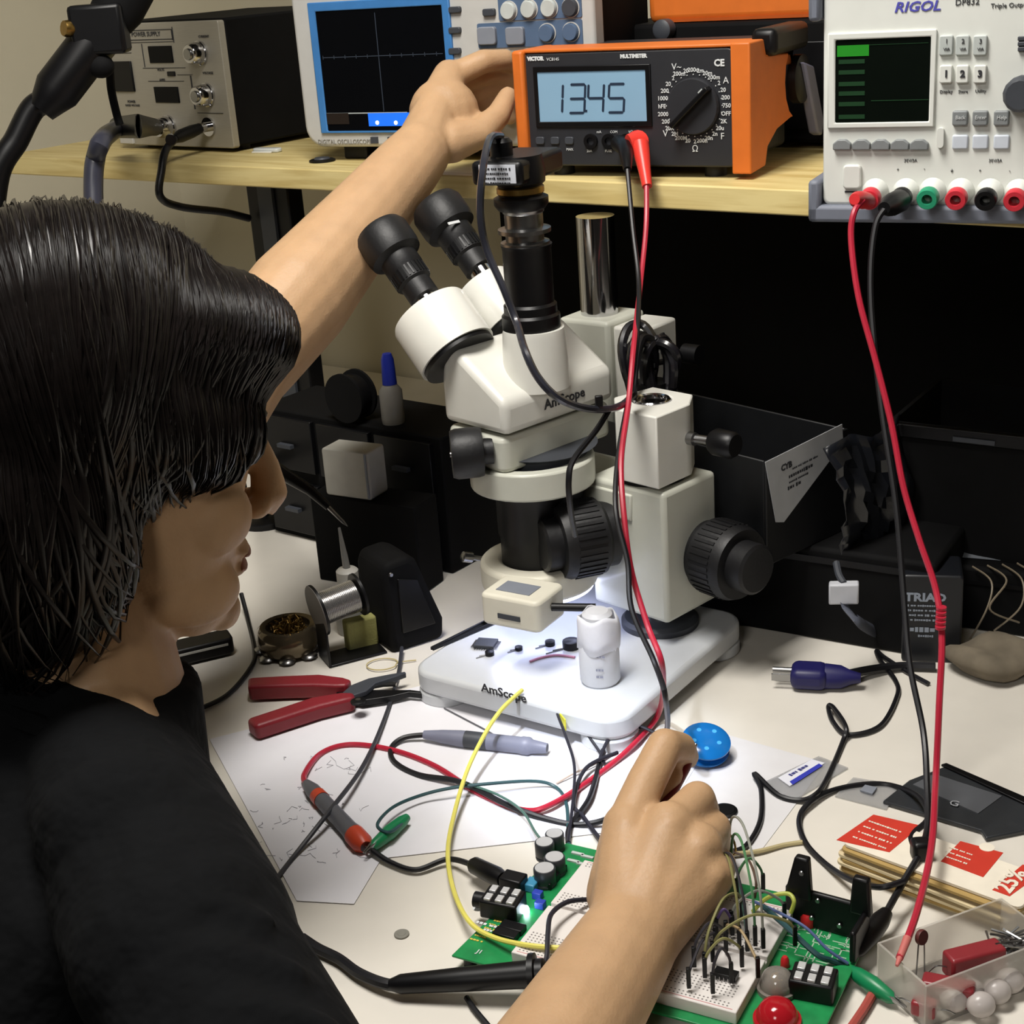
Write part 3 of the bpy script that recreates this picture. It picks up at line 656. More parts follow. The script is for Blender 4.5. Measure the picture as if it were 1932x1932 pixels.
MB().lathe([(.0045, 0), (.0045, .008), (.003, .009)], (tq.x, -.03, tq.z), dv, 14).build('screw_head', STEEL, ts)
# head: wedge with sloping roof rising to the eyepiece side
hy0, hy1 = -.045, .075
prof = [(.022, .250), (.022, .276), (-.033, .312), (-.046, .306), (-.050, .282), (-.050, .250)]
head = mb_('head', MB().prism([(x, z) for x, z in prof], 'y', hy0, hy1), WHITE, FH, bev=.006, seg=4)
tx = MB(); c = FH.ona(1066, 752, .0225); tx.text('AmScope', .0110, (.0224, c.y, c.z), EY, EZ, bold=.0002, xs=1.05); tx.build_each('lettering', INKD, head)
# boss and trinocular tube
AX = Vector((.0, .010, 0)); tq = FH.onb(1008, 640, .005); ox, oy = tq.x, .005
mb_('tube_boss', MB().lathe([(.0262, .276), (.0243, .318), (.0235, .322)], (ox, oy, 0), EZ, 40), WHITE, FH)
mb_('trinocular_tube', MB().lathe([(.0225, .318), (.0225, .332), (.0205, .334), (.0205, .340), (.0185, .342), (.0185, .382), (.0195, .386)], (ox-.002, oy, 0), EZ, 36), BLACK, FH)
mb_('tube_ring', MB().lathe([(.0165, .384), (.0185, .385), (.0185, .388), (.0145, .389), (.0145, .394), (.020, .395), (.020, .398), (.0145, .399), (.0145, .409), (.0155, .410), (.016, .414)], (ox-.003, oy, 0), EZ, 36), STEEL, FH)
mb_('camera_adapter', MB().lathe([(.0175, .412), (.0205, .416), (.0205, .421), (.0165, .423), (.0165, .430), (.019, .432), (.0195, .440), (.0175, .452)], (ox-.0045, oy, 0), EZ, 36), BLACK, FH)
mb_('adapter_ring', MB().lathe([(.0168, .4235), (.0178, .4245), (.0178, .4285), (.0168, .4295)], (ox-.0045, oy, 0), EZ, 36), BRASS, FH)
# camera on top
cz = FH.onb(930, 330, -.03).z
FQ = Fr(FH.w(ox-.004, oy, 0), -27); FQ_[1] = FQ
L0 = FQ.onb(888, 335, -.026); L1 = FQ.onb(985, 340, -.026)
zc0, zc1 = FQ.onb(930, 352, -.026).z, FQ.onb(930, 305, -.026).z
cb = mb_('microscope_camera', MB().box(L0.x, L1.x, -.026, .050, zc0, zc1), BLACK, FQ, bev=.004, seg=3)
lx0, lx1, lz0, lz1 = prect(FQ, 904, 311, 973, 346, -.0264)
st = MB().box(lx0, lx1, -.0266, -.0258, lz0, lz1).build('label_sticker', mat('white_sticker', '#c9cdd6', .5), cb)
tx = MB()
for i in range(4): tx.dashes(((lx0+lx1)/2, -.0268, lz1-.003-.0034*i), EX, EZ, (lx1-lx0)*.8, .0017, i)
tx.build_each('sticker_print', INKD, st)
uq = FQ.onb(945, 268, -.008)
MB().lathe([(.0085, 0), (.0085, .012), (.006, .015)], (uq.x-.002, -.004, zc1-.001), EZ, 16).build('usb_plug', BLACK, cb)
CAMPLUG = CP+(FQ.w(uq.x-.002, -.004, zc1+.013)-CP)*HSC
# eyepieces with their drum housings
ct = rad(44); axd = Vector((-cos(ct), 0, sin(ct))); tv = Vector((sin(ct), 0, cos(ct)))
for yb, ref, big in ((-.030, (838, 632), True), (.036, (938, 578), False)):
    c = FH.onb(ref[0], ref[1], yb); c = Vector(c)
    R = .0325 if big else .0245
    dr = mb_('eyepiece_drum', MB().lathe([(R, -.020), (R, .020), (R*.96, .0225)], c, axd, 48), WHITE, FH)
    MB().lathe([(R*.94, -.024), (R*.94, -.019)], c, axd, 40).build('drum_gap', BLACK, dr)
    o = c+axd*.022+tv*(.004 if big else .006)+Vector((0, .002, 0))
    ep = mb_('eyepiece', MB().lathe([(.0125, .012), (.0125, .026), (.0145, .028), (.0148, .040), (.0155, .041), (.0155, .052), (.0215, .055), (.0225, .060), (.0225, .077), (.020, .082), (.015, .082), (.0145, .070)], o, axd, 36), BLKNOB, FH)
    MB().lathe([(.0095, -.002), (.0095, .013)], o, axd, 28).build('eyepiece_sleeve', CHROME, ep)
    MB().lathe([(.0143, .0705), (.0140, .0722)], o, axd, 28).build('eye_lens', SCREENB, ep)
    t2 = Vector((0, 1, 0)); rb = MB()
    for i in range(28):
        a = 2*PI*i/28; dd = tv*cos(a)+t2*sin(a); rb.obox(o+axd*.034+dd*.0147, axd, dd, axd.cross(dd), .010, .0012, .0014)
    rb.build('grip_rib', BLACK, ep)
    if not big:
        dq = o+axd*.050; MB().obox(dq-t2*.0155*.35-tv*0+Vector((.011, -.004, .012)), t2, axd, tv, .012, .0025, .0008).build('print_mark', INKW, ep)
for px, py in ((819, 678), (916, 606)):
    pass
# zoom knob on the near side
zq = FH.onb(885, 845, -.05)
zk = mb_('zoom_knob', MB().lathe([(.010, -.002), (.010, .005), (.0185, .006), (.0195, .010), (.0195, .026), (.018, .030)], (zq.x+.020, -.046, .236), (-.62, -.785, 0), 26), BLKNOB, FH)
MB().lathe([(.0022, 0), (.0022, .0012)], Vector((zq.x+.020, -.046, .236))+Vector((-.62, -.785, 0))*.0298, (-.62, -.785, 0), 10).build('knob_screw', STEEL, zk)

# ------------------------------------------------------------------ second stand behind: chrome post with a white clamp
pc = D(1132, 600, 1.40); FS = Fr((pc.x, pc.y, 0), -40)
t = thing('post_stand', 'chrome post with a white clamp block standing behind the microscope under the shelf', 'stand', FS)
MB().lathe([(.0175, .012), (.0175, ZS-.026)], (0, 0, 0), EZ, 32).build('post', CHROME, t)
MB().lathe([(.045, 0), (.045, .010), (.040, .013)], (0, 0, 0), EZ, 36).build('foot_plate', GW, t)
q0 = FS.onb(1092, 690, -.03); zt = FS.onb(1130, 608, -.03).z; zb = FS.onb(1130, 735, -.03).z
MB().box(-.026, .030, -.030, .030, zb-.04, zt).build('clamp_block', GW, t, bev=.004, seg=3)
MB().box(.0305, .066, -.024, .028, zb-.02, zt-.004).build('clamp_jaw', WHITE, t, bev=.003)
k = MB().cyl((.066, .002, zt-.03), (.094, .006, zt-.03), .003).build('clamp_screw', STEEL, t); MB().lathe([(.009, 0), (.009, .016)], (.088, .005, zt-.03), EX, 16).build('clamp_knob', BLACK, k)
MB().tube(spline([(.05, -.026, zt-.02), (.058, -.036, zt-.03), (.072, -.032, zt-.032), (.080, -.01, zt-.034), (.084, .004, zt-.030)]), .0028, 8).build('tie_wire', BLKW, t)
# ------------------------------------------------------------------ things on the bench, left and behind
# paper sheets under the wires
PAPER = mat('drawing_paper', '#dedde2', .8, var=.02, scale=30)
def sheet(name, label, pts, z, m, cat='paper'):
    o = P(*pts[0], z); t = thing(name, label, cat, o)
    MB().prism([tuple((P(x, y, z)-o).xy) for x, y in pts], 'z', 0, .00035).build('page', m, t, smooth=False); return t, o
t, o = sheet('paper_sheet', 'large white paper sheet with faint drawings under the wires left of the microscope', [(395, 1395), (870, 1275), (1330, 1420), (1240, 1560), (720, 1620), (668, 1706), (560, 1700)], .0006, PAPER)
ink = MB(); rnd = random.Random(3)
def scribble(px, py, n, s):
    pts = []; x, y = px, py
    for i in range(n):
        pts.append(P(x, y, .0012)-o); x += rnd.uniform(-s, s); y += rnd.uniform(-s*.5, s*.5)
    ink.tube(pts, .00022, 4)
for i in range(46): scribble(rnd.uniform(480, 680), rnd.uniform(1420, 1640), rnd.randint(3, 6), rnd.choice((6, 12, 20)))
ink.build('pencil_drawing', mat('pencil_grey', '#a5a4aa', .8), t)
t, o = sheet('paper_sheet', 'second white paper sheet showing beside the blue disc and round black spot', [(1180, 1500), (1330, 1375), (1560, 1440), (1440, 1600), (1390, 1640), (1230, 1630)], .0002, mat('bench_paper', '#d3d2d4', .8, var=.02))
# brass wool tip cleaner
c = P(549, 1228, 0); t = thing('tip_cleaner', 'round brass wool tip cleaner on the bench under the man\'s chin', 'tip cleaner', c)
SM = mat('smoked_glass', '#6e6350', .12, .6, var=.15)
R = .0285
MB().lathe([(R*.86, 0), (R, .004), (R*1.04, .012), (R, .022), (R*.9, .025), (R*.72, .0245), (R*.7, .018)], (0, 0, .002), EZ, 40).build('cup', SM, t)
for i in range(8):
    a = 2*PI*i/8; MB().ell((R*.95*cos(a), R*.95*sin(a), .003), .008, .008, .003, nu=10, nv=6).build('foot_lobe', STEEL, t)
wl = MB()
for i in range(70):
    a0 = rnd.uniform(0, 2*PI); r0 = rnd.uniform(0, R*.62); cx, cy = r0*cos(a0), r0*sin(a0); rr = rnd.uniform(.003, .007); ph = rnd.uniform(0, 6)
    ex = Vector((rnd.uniform(-1, 1), rnd.uniform(-1, 1), rnd.uniform(-.4, .4))).normalized(); ey = ex.cross(Vector((rnd.uniform(-1, 1), rnd.uniform(-1, 1), .2))).normalized()
    wl.tube([Vector((cx, cy, .0225+rnd.uniform(0, .004)))+ex*rr*cos(ph+k*.7)+ey*rr*sin(ph+k*.7) for k in range(8)], (.0009, .0003), 5) if False else wl.tube([Vector((cx, cy, .0225+rnd.uniform(0, .004)))+ex*rr*cos(ph+k*.7)+ey*rr*sin(ph+k*.7) for k in range(8)], .0006, 4)
wl.build('brass_wool', BRASS, t)['kind'] = 'stuff'
# solder reel on a bent black stand
FR_ = Fr(P(622, 1262, 0), 24)
t = thing('solder_stand', 'black bent metal stand with a reel of silver solder beside the brass tip cleaner', 'stand', FR_)
e = FR_.onz(672, 1278).x
x1 = .056
MB().box(0, x1, 0, .030, .0, .0025).box(0, .0025, 0, .030, 0, .046).build('bracket', BLACK, t, bev=.001)
sp = Vector((.003, .016, .052)); axs = Vector((1, .05, .12)).normalized()
ro = MB().lathe([(.024, -.004), (.024, -.0015), (.010, -.001), (.010, .036), (.020, .0365), (.020, .039)], sp, axs, 36).build('reel', BLACK, t)
MB().lathe([(.0235, -.0046), (.0235, -.0040), (.010, -.0040)], sp, axs, 36).build('reel_label', mat('reel_grey', '#6b6762', .6), ro)
sl = MB()
for i in range(22): 
    a = i/21; sl.lathe([(.0142, -.0008), (.0152, 0), (.0142, .0008)], sp+axs*(.0005+a*.0335), axs, 28)
sl.lathe([(.0143, 0), (.0143, .034)], sp, axs, 28).build('solder_wire', mat('solder', '#bdbcbb', .25, .9, var=.05), t)
# yellow sponge block behind the reel
FSp = Fr(P(658, 1232, 0), 22)
t = thing('cellulose_sponge', 'small pale yellow sponge standing behind the solder reel', 'sponge', FSp)
MB().box(0, .030, 0, .012, 0, .030).build('body', mat('sponge_yellow', '#9c9a5e', .9, var=.15, bump=.4, bscale=500), t, bev=.002)
# flux bottle with needle
c = P(668, 1190, 0); t = thing('flux_bottle', 'translucent flux bottle with needle tip standing behind the solder reel', 'bottle', c)
FROST = mat('frosted_bottle', '#bcbab2', .4, trans=.15)
MB().lathe([(.0145, 0), (.0155, .003), (.0155, .034), (.0135, .043), (.0075, .047), (.0075, .049)], (0, 0, 0), EZ, 30).build('body', FROST, t)
MB().lathe([(.0105, .048), (.0105, .062), (.0085, .064), (.0035, .065)], (0, 0, 0), EZ, 24).build('cap', mat('bottle_cap_white', '#cfcdc6', .45), t)
MB().tube([(0, 0, .064), (-.001, .001, .078), (-.003, .003, .104)], [.0036, .0030, .0012], 12).build('needle', mat('needle_grey', '#8c8b88', .4), t)
# black iron rest / pouch right of the reel
FBx = Fr(P(752, 1232, 0), 30)
t = thing('iron_rest', 'black sloping soldering iron rest between the solder reel and the microscope base', 'holder', FBx)
MB().prism([(-.006, 0), (.048, 0), (.050, .020), (.028, .084), (.020, .090), (-.004, .088), (-.008, .076)], 'y', 0, .055).build('shell', BLACKM, t, bev=.006, seg=3)
MB().prism([(.006, .018), (.040, .018), (.026, .066), (.006, .072)], 'y', -.0016, .004).build('front_panel', BLACK, t, bev=.001)
MB().lathe([(.0022, 0), (.0016, .0014)], (0, -.001, .078), (0, -1, 0), 12).build('rivet', STEEL, t)
# black soldering iron reaching over the bench
a, b, c3 = D(520, 885, 1.40), D(585, 925, 1.40), D(648, 985, 1.40)
t = thing('soldering_iron', 'slim black soldering iron sloping down behind the man\'s nose', 'soldering iron', b)
MB().tube([D(515, 878, 1.41)-b, a-b, Vector((0, 0, 0)), D(620, 957, 1.40)-b], [.006, .007, .005, .0035], 14).build('handle', BLACK, t)
MB().tube([D(620, 957, 1.40)-b, c3-b, D(656, 993, 1.40)-b], [.0022, .0018, .0004], 10).build('shaft', STEEL, t)
g = P(520, 1000, 0)
t2 = thing('iron_stand', 'dark iron stand behind the man\'s face', 'stand', P(500, 985, 0))
o2 = P(500, 985, 0)
MB().tube(spline([D(515, 880, 1.41)-o2-Vector((0,0,.012)), D(500, 870, 1.43)-o2, (0, 0, .06), (0, 0, .005)]), .006, 10).build('arm', BLACK, t2)
MB().lathe([(.03, 0), (.03, .006), (.027, .008)], (0, 0, 0), EZ, 24).build('base', BLACK, t2)
# black flat bar under the chin
FBr = Fr(P(322, 1262, .002), 22)
e = FBr.onz(440, 1196, .02)
t = thing('pen_case', 'flat black case with a pale edge strip lying under the man\'s chin', 'case', FBr)
Lb = max(.06, e.x)
MB().prism(rrect(-.03, Lb, 0, .026, .006), 'z', .0, .016).build('body', BLACK, t, bev=.002)
MB().box(-.024, Lb-.006, -.0008, .0006, .010, .012).build('edge_strip', LGREY, t)
# red handled wire stripper
PR = mat('red_grip', '#7e2029', .42, bump=.15)
o = P(665, 1318, .006); t = thing('wire_stripper', 'red-handled wire stripper pliers lying open left of the microscope base', 'pliers', o)
def flatloft(mb, pts, z0, z1):                     # (px, py, half width m) centre line on the bench
    C_ = [P(x, y, 0)-Vector((o.x, o.y, 0)) for x, y, w in pts]; Lf, Rt = [], []
    for i, c_ in enumerate(C_):
        d = (C_[min(i+1, len(C_)-1)]-C_[max(i-1, 0)]); d.z = 0; d.normalize(); nn = Vector((-d.y, d.x, 0)); wd = pts[i][2]
        Lf.append((c_+nn*wd)); Rt.append((c_-nn*wd))
    po = Lf+Rt[::-1]; return mb.prism([(p.x, p.y) for p in po], 'z', z0-o.z, z1-o.z)
flatloft(MB(), [(472, 1318, .0085), (480, 1317, .0092), (540, 1314, .0094), (600, 1312, .0098), (645, 1316, .0078), (662, 1318, .005)], .002, .016).build('grip', PR, t, bev=.004, seg=3)
flatloft(MB(), [(478, 1395, .0085), (486, 1392, .0092), (540, 1374, .0094), (600, 1354, .0098), (650, 1344, .0078), (672, 1342, .005)], .002, .016).build('grip', PR, t, bev=.004, seg=3)
jaw = flatloft(MB(), [(645, 1318, .006), (665, 1324, .0105), (690, 1330, .0100), (740, 1326, .006), (775, 1322, .0022), (830, 1328, .0014)], .004, .0095).build('jaw', BLACK, t, bev=.0008)
flatloft(MB(), [(655, 1340, .005), (680, 1326, .0095), (705, 1312, .006), (745, 1302, .0035), (768, 1296, .0014)], .0095, .0145).build('jaw', DGREY, t, bev=.0008)
pv = P(676, 1325, .0145)-o; MB().lathe([(.0065, 0), (.0065, .0016), (.005, .0024)], pv, EZ, 20).build('pivot', BLACK, t)
MB().lathe([(.0022, .0022), (.0022, .0030)], pv, EZ, 12).build('pivot_screw', STEEL, t)
flatloft(MB(), [(705, 1317, .002), (725, 1311, .004), (750, 1312, .002)], .0096, .0116).build('blade', STEEL, t)
# pale grommet ring near the reel
c = P(722, 1255, .001); t = thing('wire_loop', 'small loose loop of pale wire in front of the solder reel', 'wire', c)
MB().tube(spline([Vector((.012*cos(a)*1.2, .012*sin(a), .0006+.001*k/9)) for k, a in enumerate([i*.7 for i in range(10)])]+[(.03, .004, .0006)]), .0006, 6).build('wire', mat('pale_wire', '#b7a878', .5), t)
# dark clutter under the shelf, left of the microscope
t = thing('glue_bottle', 'small bottle with a blue cap in the dark under the shelf', 'bottle', P(740, 880, 0)); o = t.location.copy()
zb = D(742, 790, 1.55); o = Vector((zb.x, zb.y, 0)); t.location = o
zh = zb.z-.004; h2 = D(738, 715, 1.55).z; h3 = D(730, 655, 1.55).z
FBk = Fr((o.x, o.y, 0), -39)
MB().lathe([(.0115, zh), (.0120, zh+.004), (.0120, h2-.008), (.006, h2)], (0, 0, 0), EZ, 20).build('body', mat('bottle_grey', '#86837c', .5), t)
MB().lathe([(.0075, h2-.001), (.0065, h3-.006), (.0045, h3)], (0, 0, 0), EZ, 18).build('cap', mat('blue_cap', '#1e2f9a', .4), t)
rk = thing('component_rack', 'dark rack of drawers under the shelf behind the eyepieces', 'rack', FBk.w(-.16, -.02, 0), -39)
MB().box(-.02, .24, 0, .09, 0, zh).build('carcass', BLACKM, rk, bev=.002)
for i in range(3):
    for j in range(2):
        d = MB().box(-.012+i*.083, .063+i*.083, -.006, .002, .008+j*zh/2, zh/2-.006+j*zh/2).build('drawer', BLACK, rk, bev=.001)
        MB().cbox((.025+i*.083, -.009, zh/4+j*zh/2), .02, .006, .004).build('drawer_handle', DGREY, d)
t = thing('spool', 'round black cable spool under the shelf left of the blue-capped bottle', 'spool', FBk.w(-.045, .0, zh), -39)
MB().lathe([(.026, 0), (.026, .003), (.014, .004), (.014, .020), (.026, .021), (.026, .024)], (0, 0, .0262), (0, -1, 0), 30).build('flanges', BLACKM, t)
MB().lathe([(.022, .0045), (.022, .0195)], (0, 0, .0262), (0, -1, 0), 26).build('wound_cable', BLACK, t)
FW2 = Fr(P(640, 968, 0), -30); q = D(652, 938, 1.50); FW2.o = Vector((q.x, q.y, 0))
t = thing('junction_box', 'dim white wall adapter box under the shelf behind the solder reel', 'box', FW2)
z0 = FW2.onb(650, 938).z; z1 = FW2.onb(650, 850).z; xa = FW2.onb(612, 900).x; xb = FW2.onb(697, 900).x
MB().prism(rrect(xa, xb, z0, z1, .003), 'y', 0, .03).build('body', mat('dim_white_plastic', '#b9b7ae', .6), t, bev=.0015)
MB().box(xa-.02, xb+.05, -.002, .04, 0, z0-.0005).build('pedestal', BLACKM, t, bev=.002)
MB().box(xb-.004, xb-.002, -.0012, .0005, z0+.002, z1-.002).build('lid_seam', GREY, t)
# ------------------------------------------------------------------ dark boxes and small things at the back right
FT = Fr(D(1300, 995, 1.30), -20); FT.o.z = 0
# long black parts bin lying on a black case
FBC = Fr(P(1500, 1200, 0), -32)
t = thing('black_case', 'long low black case behind the microscope under the parts bin', 'case', FBC)
q0 = FBC.onb(1285, 1130); q1 = FBC.onb(1760, 1250); zt = FBC.onb(1450, 1020).z
MB().box(q0.x, q1.x, 0, .10, 0, zt).build('body', BLACKM, t, bev=.004)
MB().box(q0.x+.004, q1.x-.004, -.0016, .003, zt-.014, zt-.008).build('lid_seam', BLACK, t)
# parts bin with white label, resting on the case
FP = Fr(FBC.w(q0.x, .012, zt), -34)
def wpt(px, py, zc): return D(px, py, zc)
zb = zt
c0 = D(1452, 985, 1.27); FP = Fr((c0.x, c0.y, zt), 40)        # near end panel of the bin: from (1452,985) to (1600,890)
pe0, pe1 = FP.onb(1445, 890), FP.onb(1588, 800); wd = FP.onb(1600, 850).x; ht = FP.onb(1448, 870).z
t = thing('parts_bin', 'open black parts bin with a white printed label on its end', 'bin', FP)
Ln = .26
BINM = mat('bin_black', '#131416', .45, var=.1)
MB().box(-.004, wd, 0, .0025, 0, ht).build('end_panel', BINM, t, bev=.001)
MB().box(-.004, wd, Ln, Ln+.0025, 0, ht).build('end_panel', BINM, t, bev=.001)
MB().box(-.004, -.0015, .0025, Ln, 0, ht).build('side_panel', BINM, t, bev=.001)
MB().box(wd-.0025, wd, .0025, Ln, 0, ht).build('side_panel', BINM, t, bev=.001)
MB().box(-.0015, wd-.0025, .0025, Ln, 0, .0025).build('floor_panel', BINM, t)
lb = MB(); L4 = [FP.onb(x, y, -.0008) for x, y in ((1443, 872), (1588, 800), (1590, 835), (1478, 985), (1463, 985))]
MB().hull([Vector(p)-EY*.0006 for p in L4], L4).build('label_card', mat('label_white', '#a9abae', .6), t, smooth=False)
tx = MB()
ex = (L4[1]-L4[0]).normalized(); ez = Vector((-ex.z, 0, ex.x))
q = FP.onb(1484, 880, -.0016); tx.text('CYB', 13*1.27/FPX*1.3, q, ex, ez, bold=.0003)
for k_, (px, py, L_, h) in enumerate(((1520, 872, 80, 4), (1512, 888, 76, 7), (1508, 901, 62, 4), (1500, 915, 44, 7))): tx.dashes(FP.onb(px, py, -.0016), ex, ez, L_*1.27/FPX, h*1.27/FPX, k_)
tx.build_each('lettering', INKD, t)
# dark plastic bag hanging over the bin
t = thing('plastic_bag', 'crumpled dark plastic bag hanging over the edge of the parts bin', 'bag', FP.w(wd*.75, -.012, 0), 40)
gv, gf = [], []; nu, nv = 14, 12; rb = random.Random(5)
hq = FP.onb(1560, 850, -.012).z
for j in range(nv+1):
    for i in range(nu+1):
        u, v = i/nu, j/nv
        x = -.034+.105*u+.018*v*(1-u); z = ht*1.02-(ht*1.02+zt*.55)*v*(.75+.25*u)+.006*sin(7*u)
        gv.append((x, -.004-.012*sin(PI*v)-.006*rb.random()-.006*abs(sin(9*u+4*v)), z))
for j in range(nv):
    for i in range(nu): A = j*(nu+1)+i; gf.append((A, A+1, A+nu+2, A+nu+1))
bg = MB().add(gv, gf).build('film', mat('dark_film', '#15171c', .22, spec=.7, bump=.3, bscale=80), t, angle=20)
sm = bg.modifiers.new('thickness', 'SOLIDIFY'); sm.thickness = .0006
# tall black transformer box with white print
FTr = Fr(P(1702, 1248, 0), -14)
t = thing('transformer_box', 'black box printed TRIAD standing at the right edge of the dark clutter', 'box', FTr)
xa = FTr.onb(1702, 1180).x; xb = FTr.onb(1815, 1180).x; zt2 = FTr.onb(1702, 1085).z
MB().prism(rrect(xa, xb, 0, zt2, .003), 'y', 0, .045).build('body', mat('satin_black', '#14161b', .4), t, bev=.0015)
tx = MB(); face_text(tx, FTr, 'TRIAD', 1746, 1128, 17, -.0005, bold=.0004, xs=1.15)
for i in range(4): tx.dashes(FTr.onb(1745, 1143+i*9, -.0005), EX, EZ, .030-.002*i, .0019, 20+i)
tx.dashes(FTr.onb(1742, 1188, -.0005), EX, EZ, .022, .0042, 9); tx.dashes(FTr.onb(1748, 1200, -.0005), EX, EZ, .014, .002, 12); tx.build_each('lettering', mat('dim_print', '#8b93a0', .6), t)
# big black box behind it, carrying bagged parts
FB2 = Fr(P(1800, 1232, 0), -30)
t = thing('storage_box', 'big black storage box at the right behind the transformer box', 'box', FB2)
x0b = FB2.onb(1620, 1110, .05).x; z2 = FB2.onb(1800, 1065, .05).z
MB().box(x0b+.06, x0b+.30, .05, .20, 0, z2).build('body', BLACKM, t, bev=.004)
MB().box(x0b+.064, x0b+.296, .0485, .053, z2-.016, z2-.012).build('lid_seam', BLACK, t)
cr = D(1700, 905, 1.33); FCr = Fr((cr.x, cr.y, 0), -34); zc_ = FCr.onb(1760, 818).z
t = thing('black_crate', 'large black crate in the dark corner behind the bagged parts', 'crate', FCr)
MB().box(-.02, .40, .02, .024, 0, zc_).build('front_panel', BLACKM, t); MB().box(-.02, -.016, .024, .16, 0, zc_).build('side_panel', BLACKM, t); MB().box(.396, .40, .024, .16, 0, zc_).build('side_panel', BLACKM, t); MB().box(-.02, .40, .16, .164, 0, zc_).build('back_panel', BLACKM, t)
MB().box(-.024, .404, .016, .022, zc_-.012, zc_).build('rim', BLACK, t, bev=.001)
q = FCr.onb(1838, 812, .015); MB().box(q.x-.018, q.x+.018, .0145, .016, zc_-.010, zc_-.006).build('rim_label', DGREY, t)
FILM = mat('clear_film', '#9aa0a8', .2, trans=.55, spec=.6, bump=.3, bscale=120)
KRAFT = mat('kraft_paper', '#8b6f46', .8)
for i, (px, py, lab, m, n, yw) in enumerate(((1800, 1030, 'clear plastic bag of parts lying on the big black storage box', FILM, 'parts_bag', -24), (1790, 985, 'brown paper slip lying on the bagged parts at the right', KRAFT, 'paper_slip', -10), (1860, 965, 'pale folded leaflet on top of the bagged parts at the right', mat('grey_leaflet', '#7f8587', .7), 'leaflet', -30))):
    q = P(px, py, z2+.001+.0065*i+(.001 if i else 0)); t = thing(n, lab, 'bag' if i == 0 else 'paper', q, yw)
    nx, ny = 12, 8; rb = random.Random(11+i); L_, W_ = ((.105, .05), (.10, .03), (.075, .04))[i]; th = .006 if i == 0 else .0008
    top, bot = [], []
    for j in range(ny+1):
        for k in range(nx+1):
            u, v = k/nx, j/ny; e = 4*min(u, 1-u, v, 1-v); h = th*min(1, e)*(.6+.4*rb.random()) if i == 0 else .0006+.0012*sin(6*u+i)+.0012
            top.append(((u-.4)*L_, (v-.5)*W_, h+.0004)); bot.append(((u-.4)*L_, (v-.5)*W_, 0 if i == 0 else h))
    g = []; N_ = (nx+1)*(ny+1)
    for j in range(ny):
        for k in range(nx): A = j*(nx+1)+k; g += [(A, A+1, A+nx+2, A+nx+1), (N_+A+nx+1, N_+A+nx+2, N_+A+1, N_+A)]
    for k in range(nx): g += [(k+1, k, N_+k, N_+k+1), (ny*(nx+1)+k, ny*(nx+1)+k+1, N_+ny*(nx+1)+k+1, N_+ny*(nx+1)+k)]
    for j in range(ny): A = j*(nx+1); g += [(A, A+nx+1, N_+A+nx+1, N_+A), (A+nx+nx+1, A+nx, N_+A+nx, N_+A+nx+nx+1)]
    MB().add(top+bot, g).build('film' if i == 0 else 'page', m, t, angle=25)
    if i == 0:
        for k in range(3): MB().tube([(-.03+.012*k, -.012+.006*k, .0062), (.045+.003*k, -.004+.007*k, .0066)], .0009, 6).build('parts_lead', BRASS, t)
t = thing('coiled_leads', 'tangle of dull wires hanging from the big black storage box', 'wires', FB2.w(x0b+.16, .045, z2))
tl = MB(); rb = random.Random(9)
for i in range(9):
    x = -.05+.013*i; tl.tube(spline([(x, .03, .002), (x+.006, -.002, .001), (x+rb.uniform(-.012, .012), -.012-rb.random()*.006, -.018), (x+rb.uniform(-.02, .02), -.010, -.034-rb.random()*.02)]), .0009, 5)
tl.build('wire', mat('dull_wire', '#7d7260', .5), t)['kind'] = 'stuff'
# white connector on ribbon in front of the case
FC2 = Fr(P(1612, 1186, 0), -20)
t = thing('ribbon_connector', 'white plug on a grey ribbon cable in front of the black case', 'connector', D(1592, 1118, 1.235))
o = t.location.copy()
MB().obox((0, 0, 0), Vector((1, -.25, .05)).normalized(), Vector((.25, 1, 0)).normalized(), EZ, .024, .010, .018).build('plug', mat('plug_white', '#b8bac0', .5), t, bev=.0015)
MB().tube(spline([(0, 0, -.008), D(1598, 1150, 1.235)-o, D(1622, 1175, 1.22)-o, P(1660, 1195, .002)-o, P(1700, 1205, .002)-o]), [(.006, .0015)]*33, 8).build('ribbon', mat('ribbon_grey', '#565a66', .5), t)
MB().tube(spline([(0, 0, .008), D(1583, 1085, 1.24)-o, D(1578, 1062, 1.25)-o]), .003, 8).build('ribbon_tail', DGREY, t)
# violet-blue mains plug
o = P(1545, 1275, .011); t = thing('mains_plug', 'violet-blue moulded mains plug lying on the bench behind the microscope', 'plug', o)
d = (P(1600, 1275, .011)-P(1500, 1270, .011)); d.z = 0; d.normalize(); n = Vector((-d.y, d.x, 0))
VIO = mat('violet_blue_plastic', '#1b1950', .45)
MB().obox(-d*.008, d, n, EZ, .030, .026, .018).build('plug_body', VIO, t, bev=.006, seg=3)
MB().tube([d*.005, d*.018, d*.026, d*.034], [(.011, .009), (.010, .008), (.006, .006), (.004, .004)], 16).build('strain_relief', VIO, t)
for s in (-.5, .5): MB().obox(-d*.030+n*s*.0125, d, n, EZ, .017, .0016, .006).build('pin', STEEL, t)
MB().tube(spline([P(x, y, h)-o for x, y, h in ((1592, 1274, .011), (1640, 1264, .007), (1700, 1257, .0045), (1765, 1258, .0045))]), .0040, 8).build('cord', BLKW, t)
MB().cyl(-d*.022+EZ*.004, -d*.038+EZ*.004, .0022, n=10).build('earth_pin', STEEL, t)
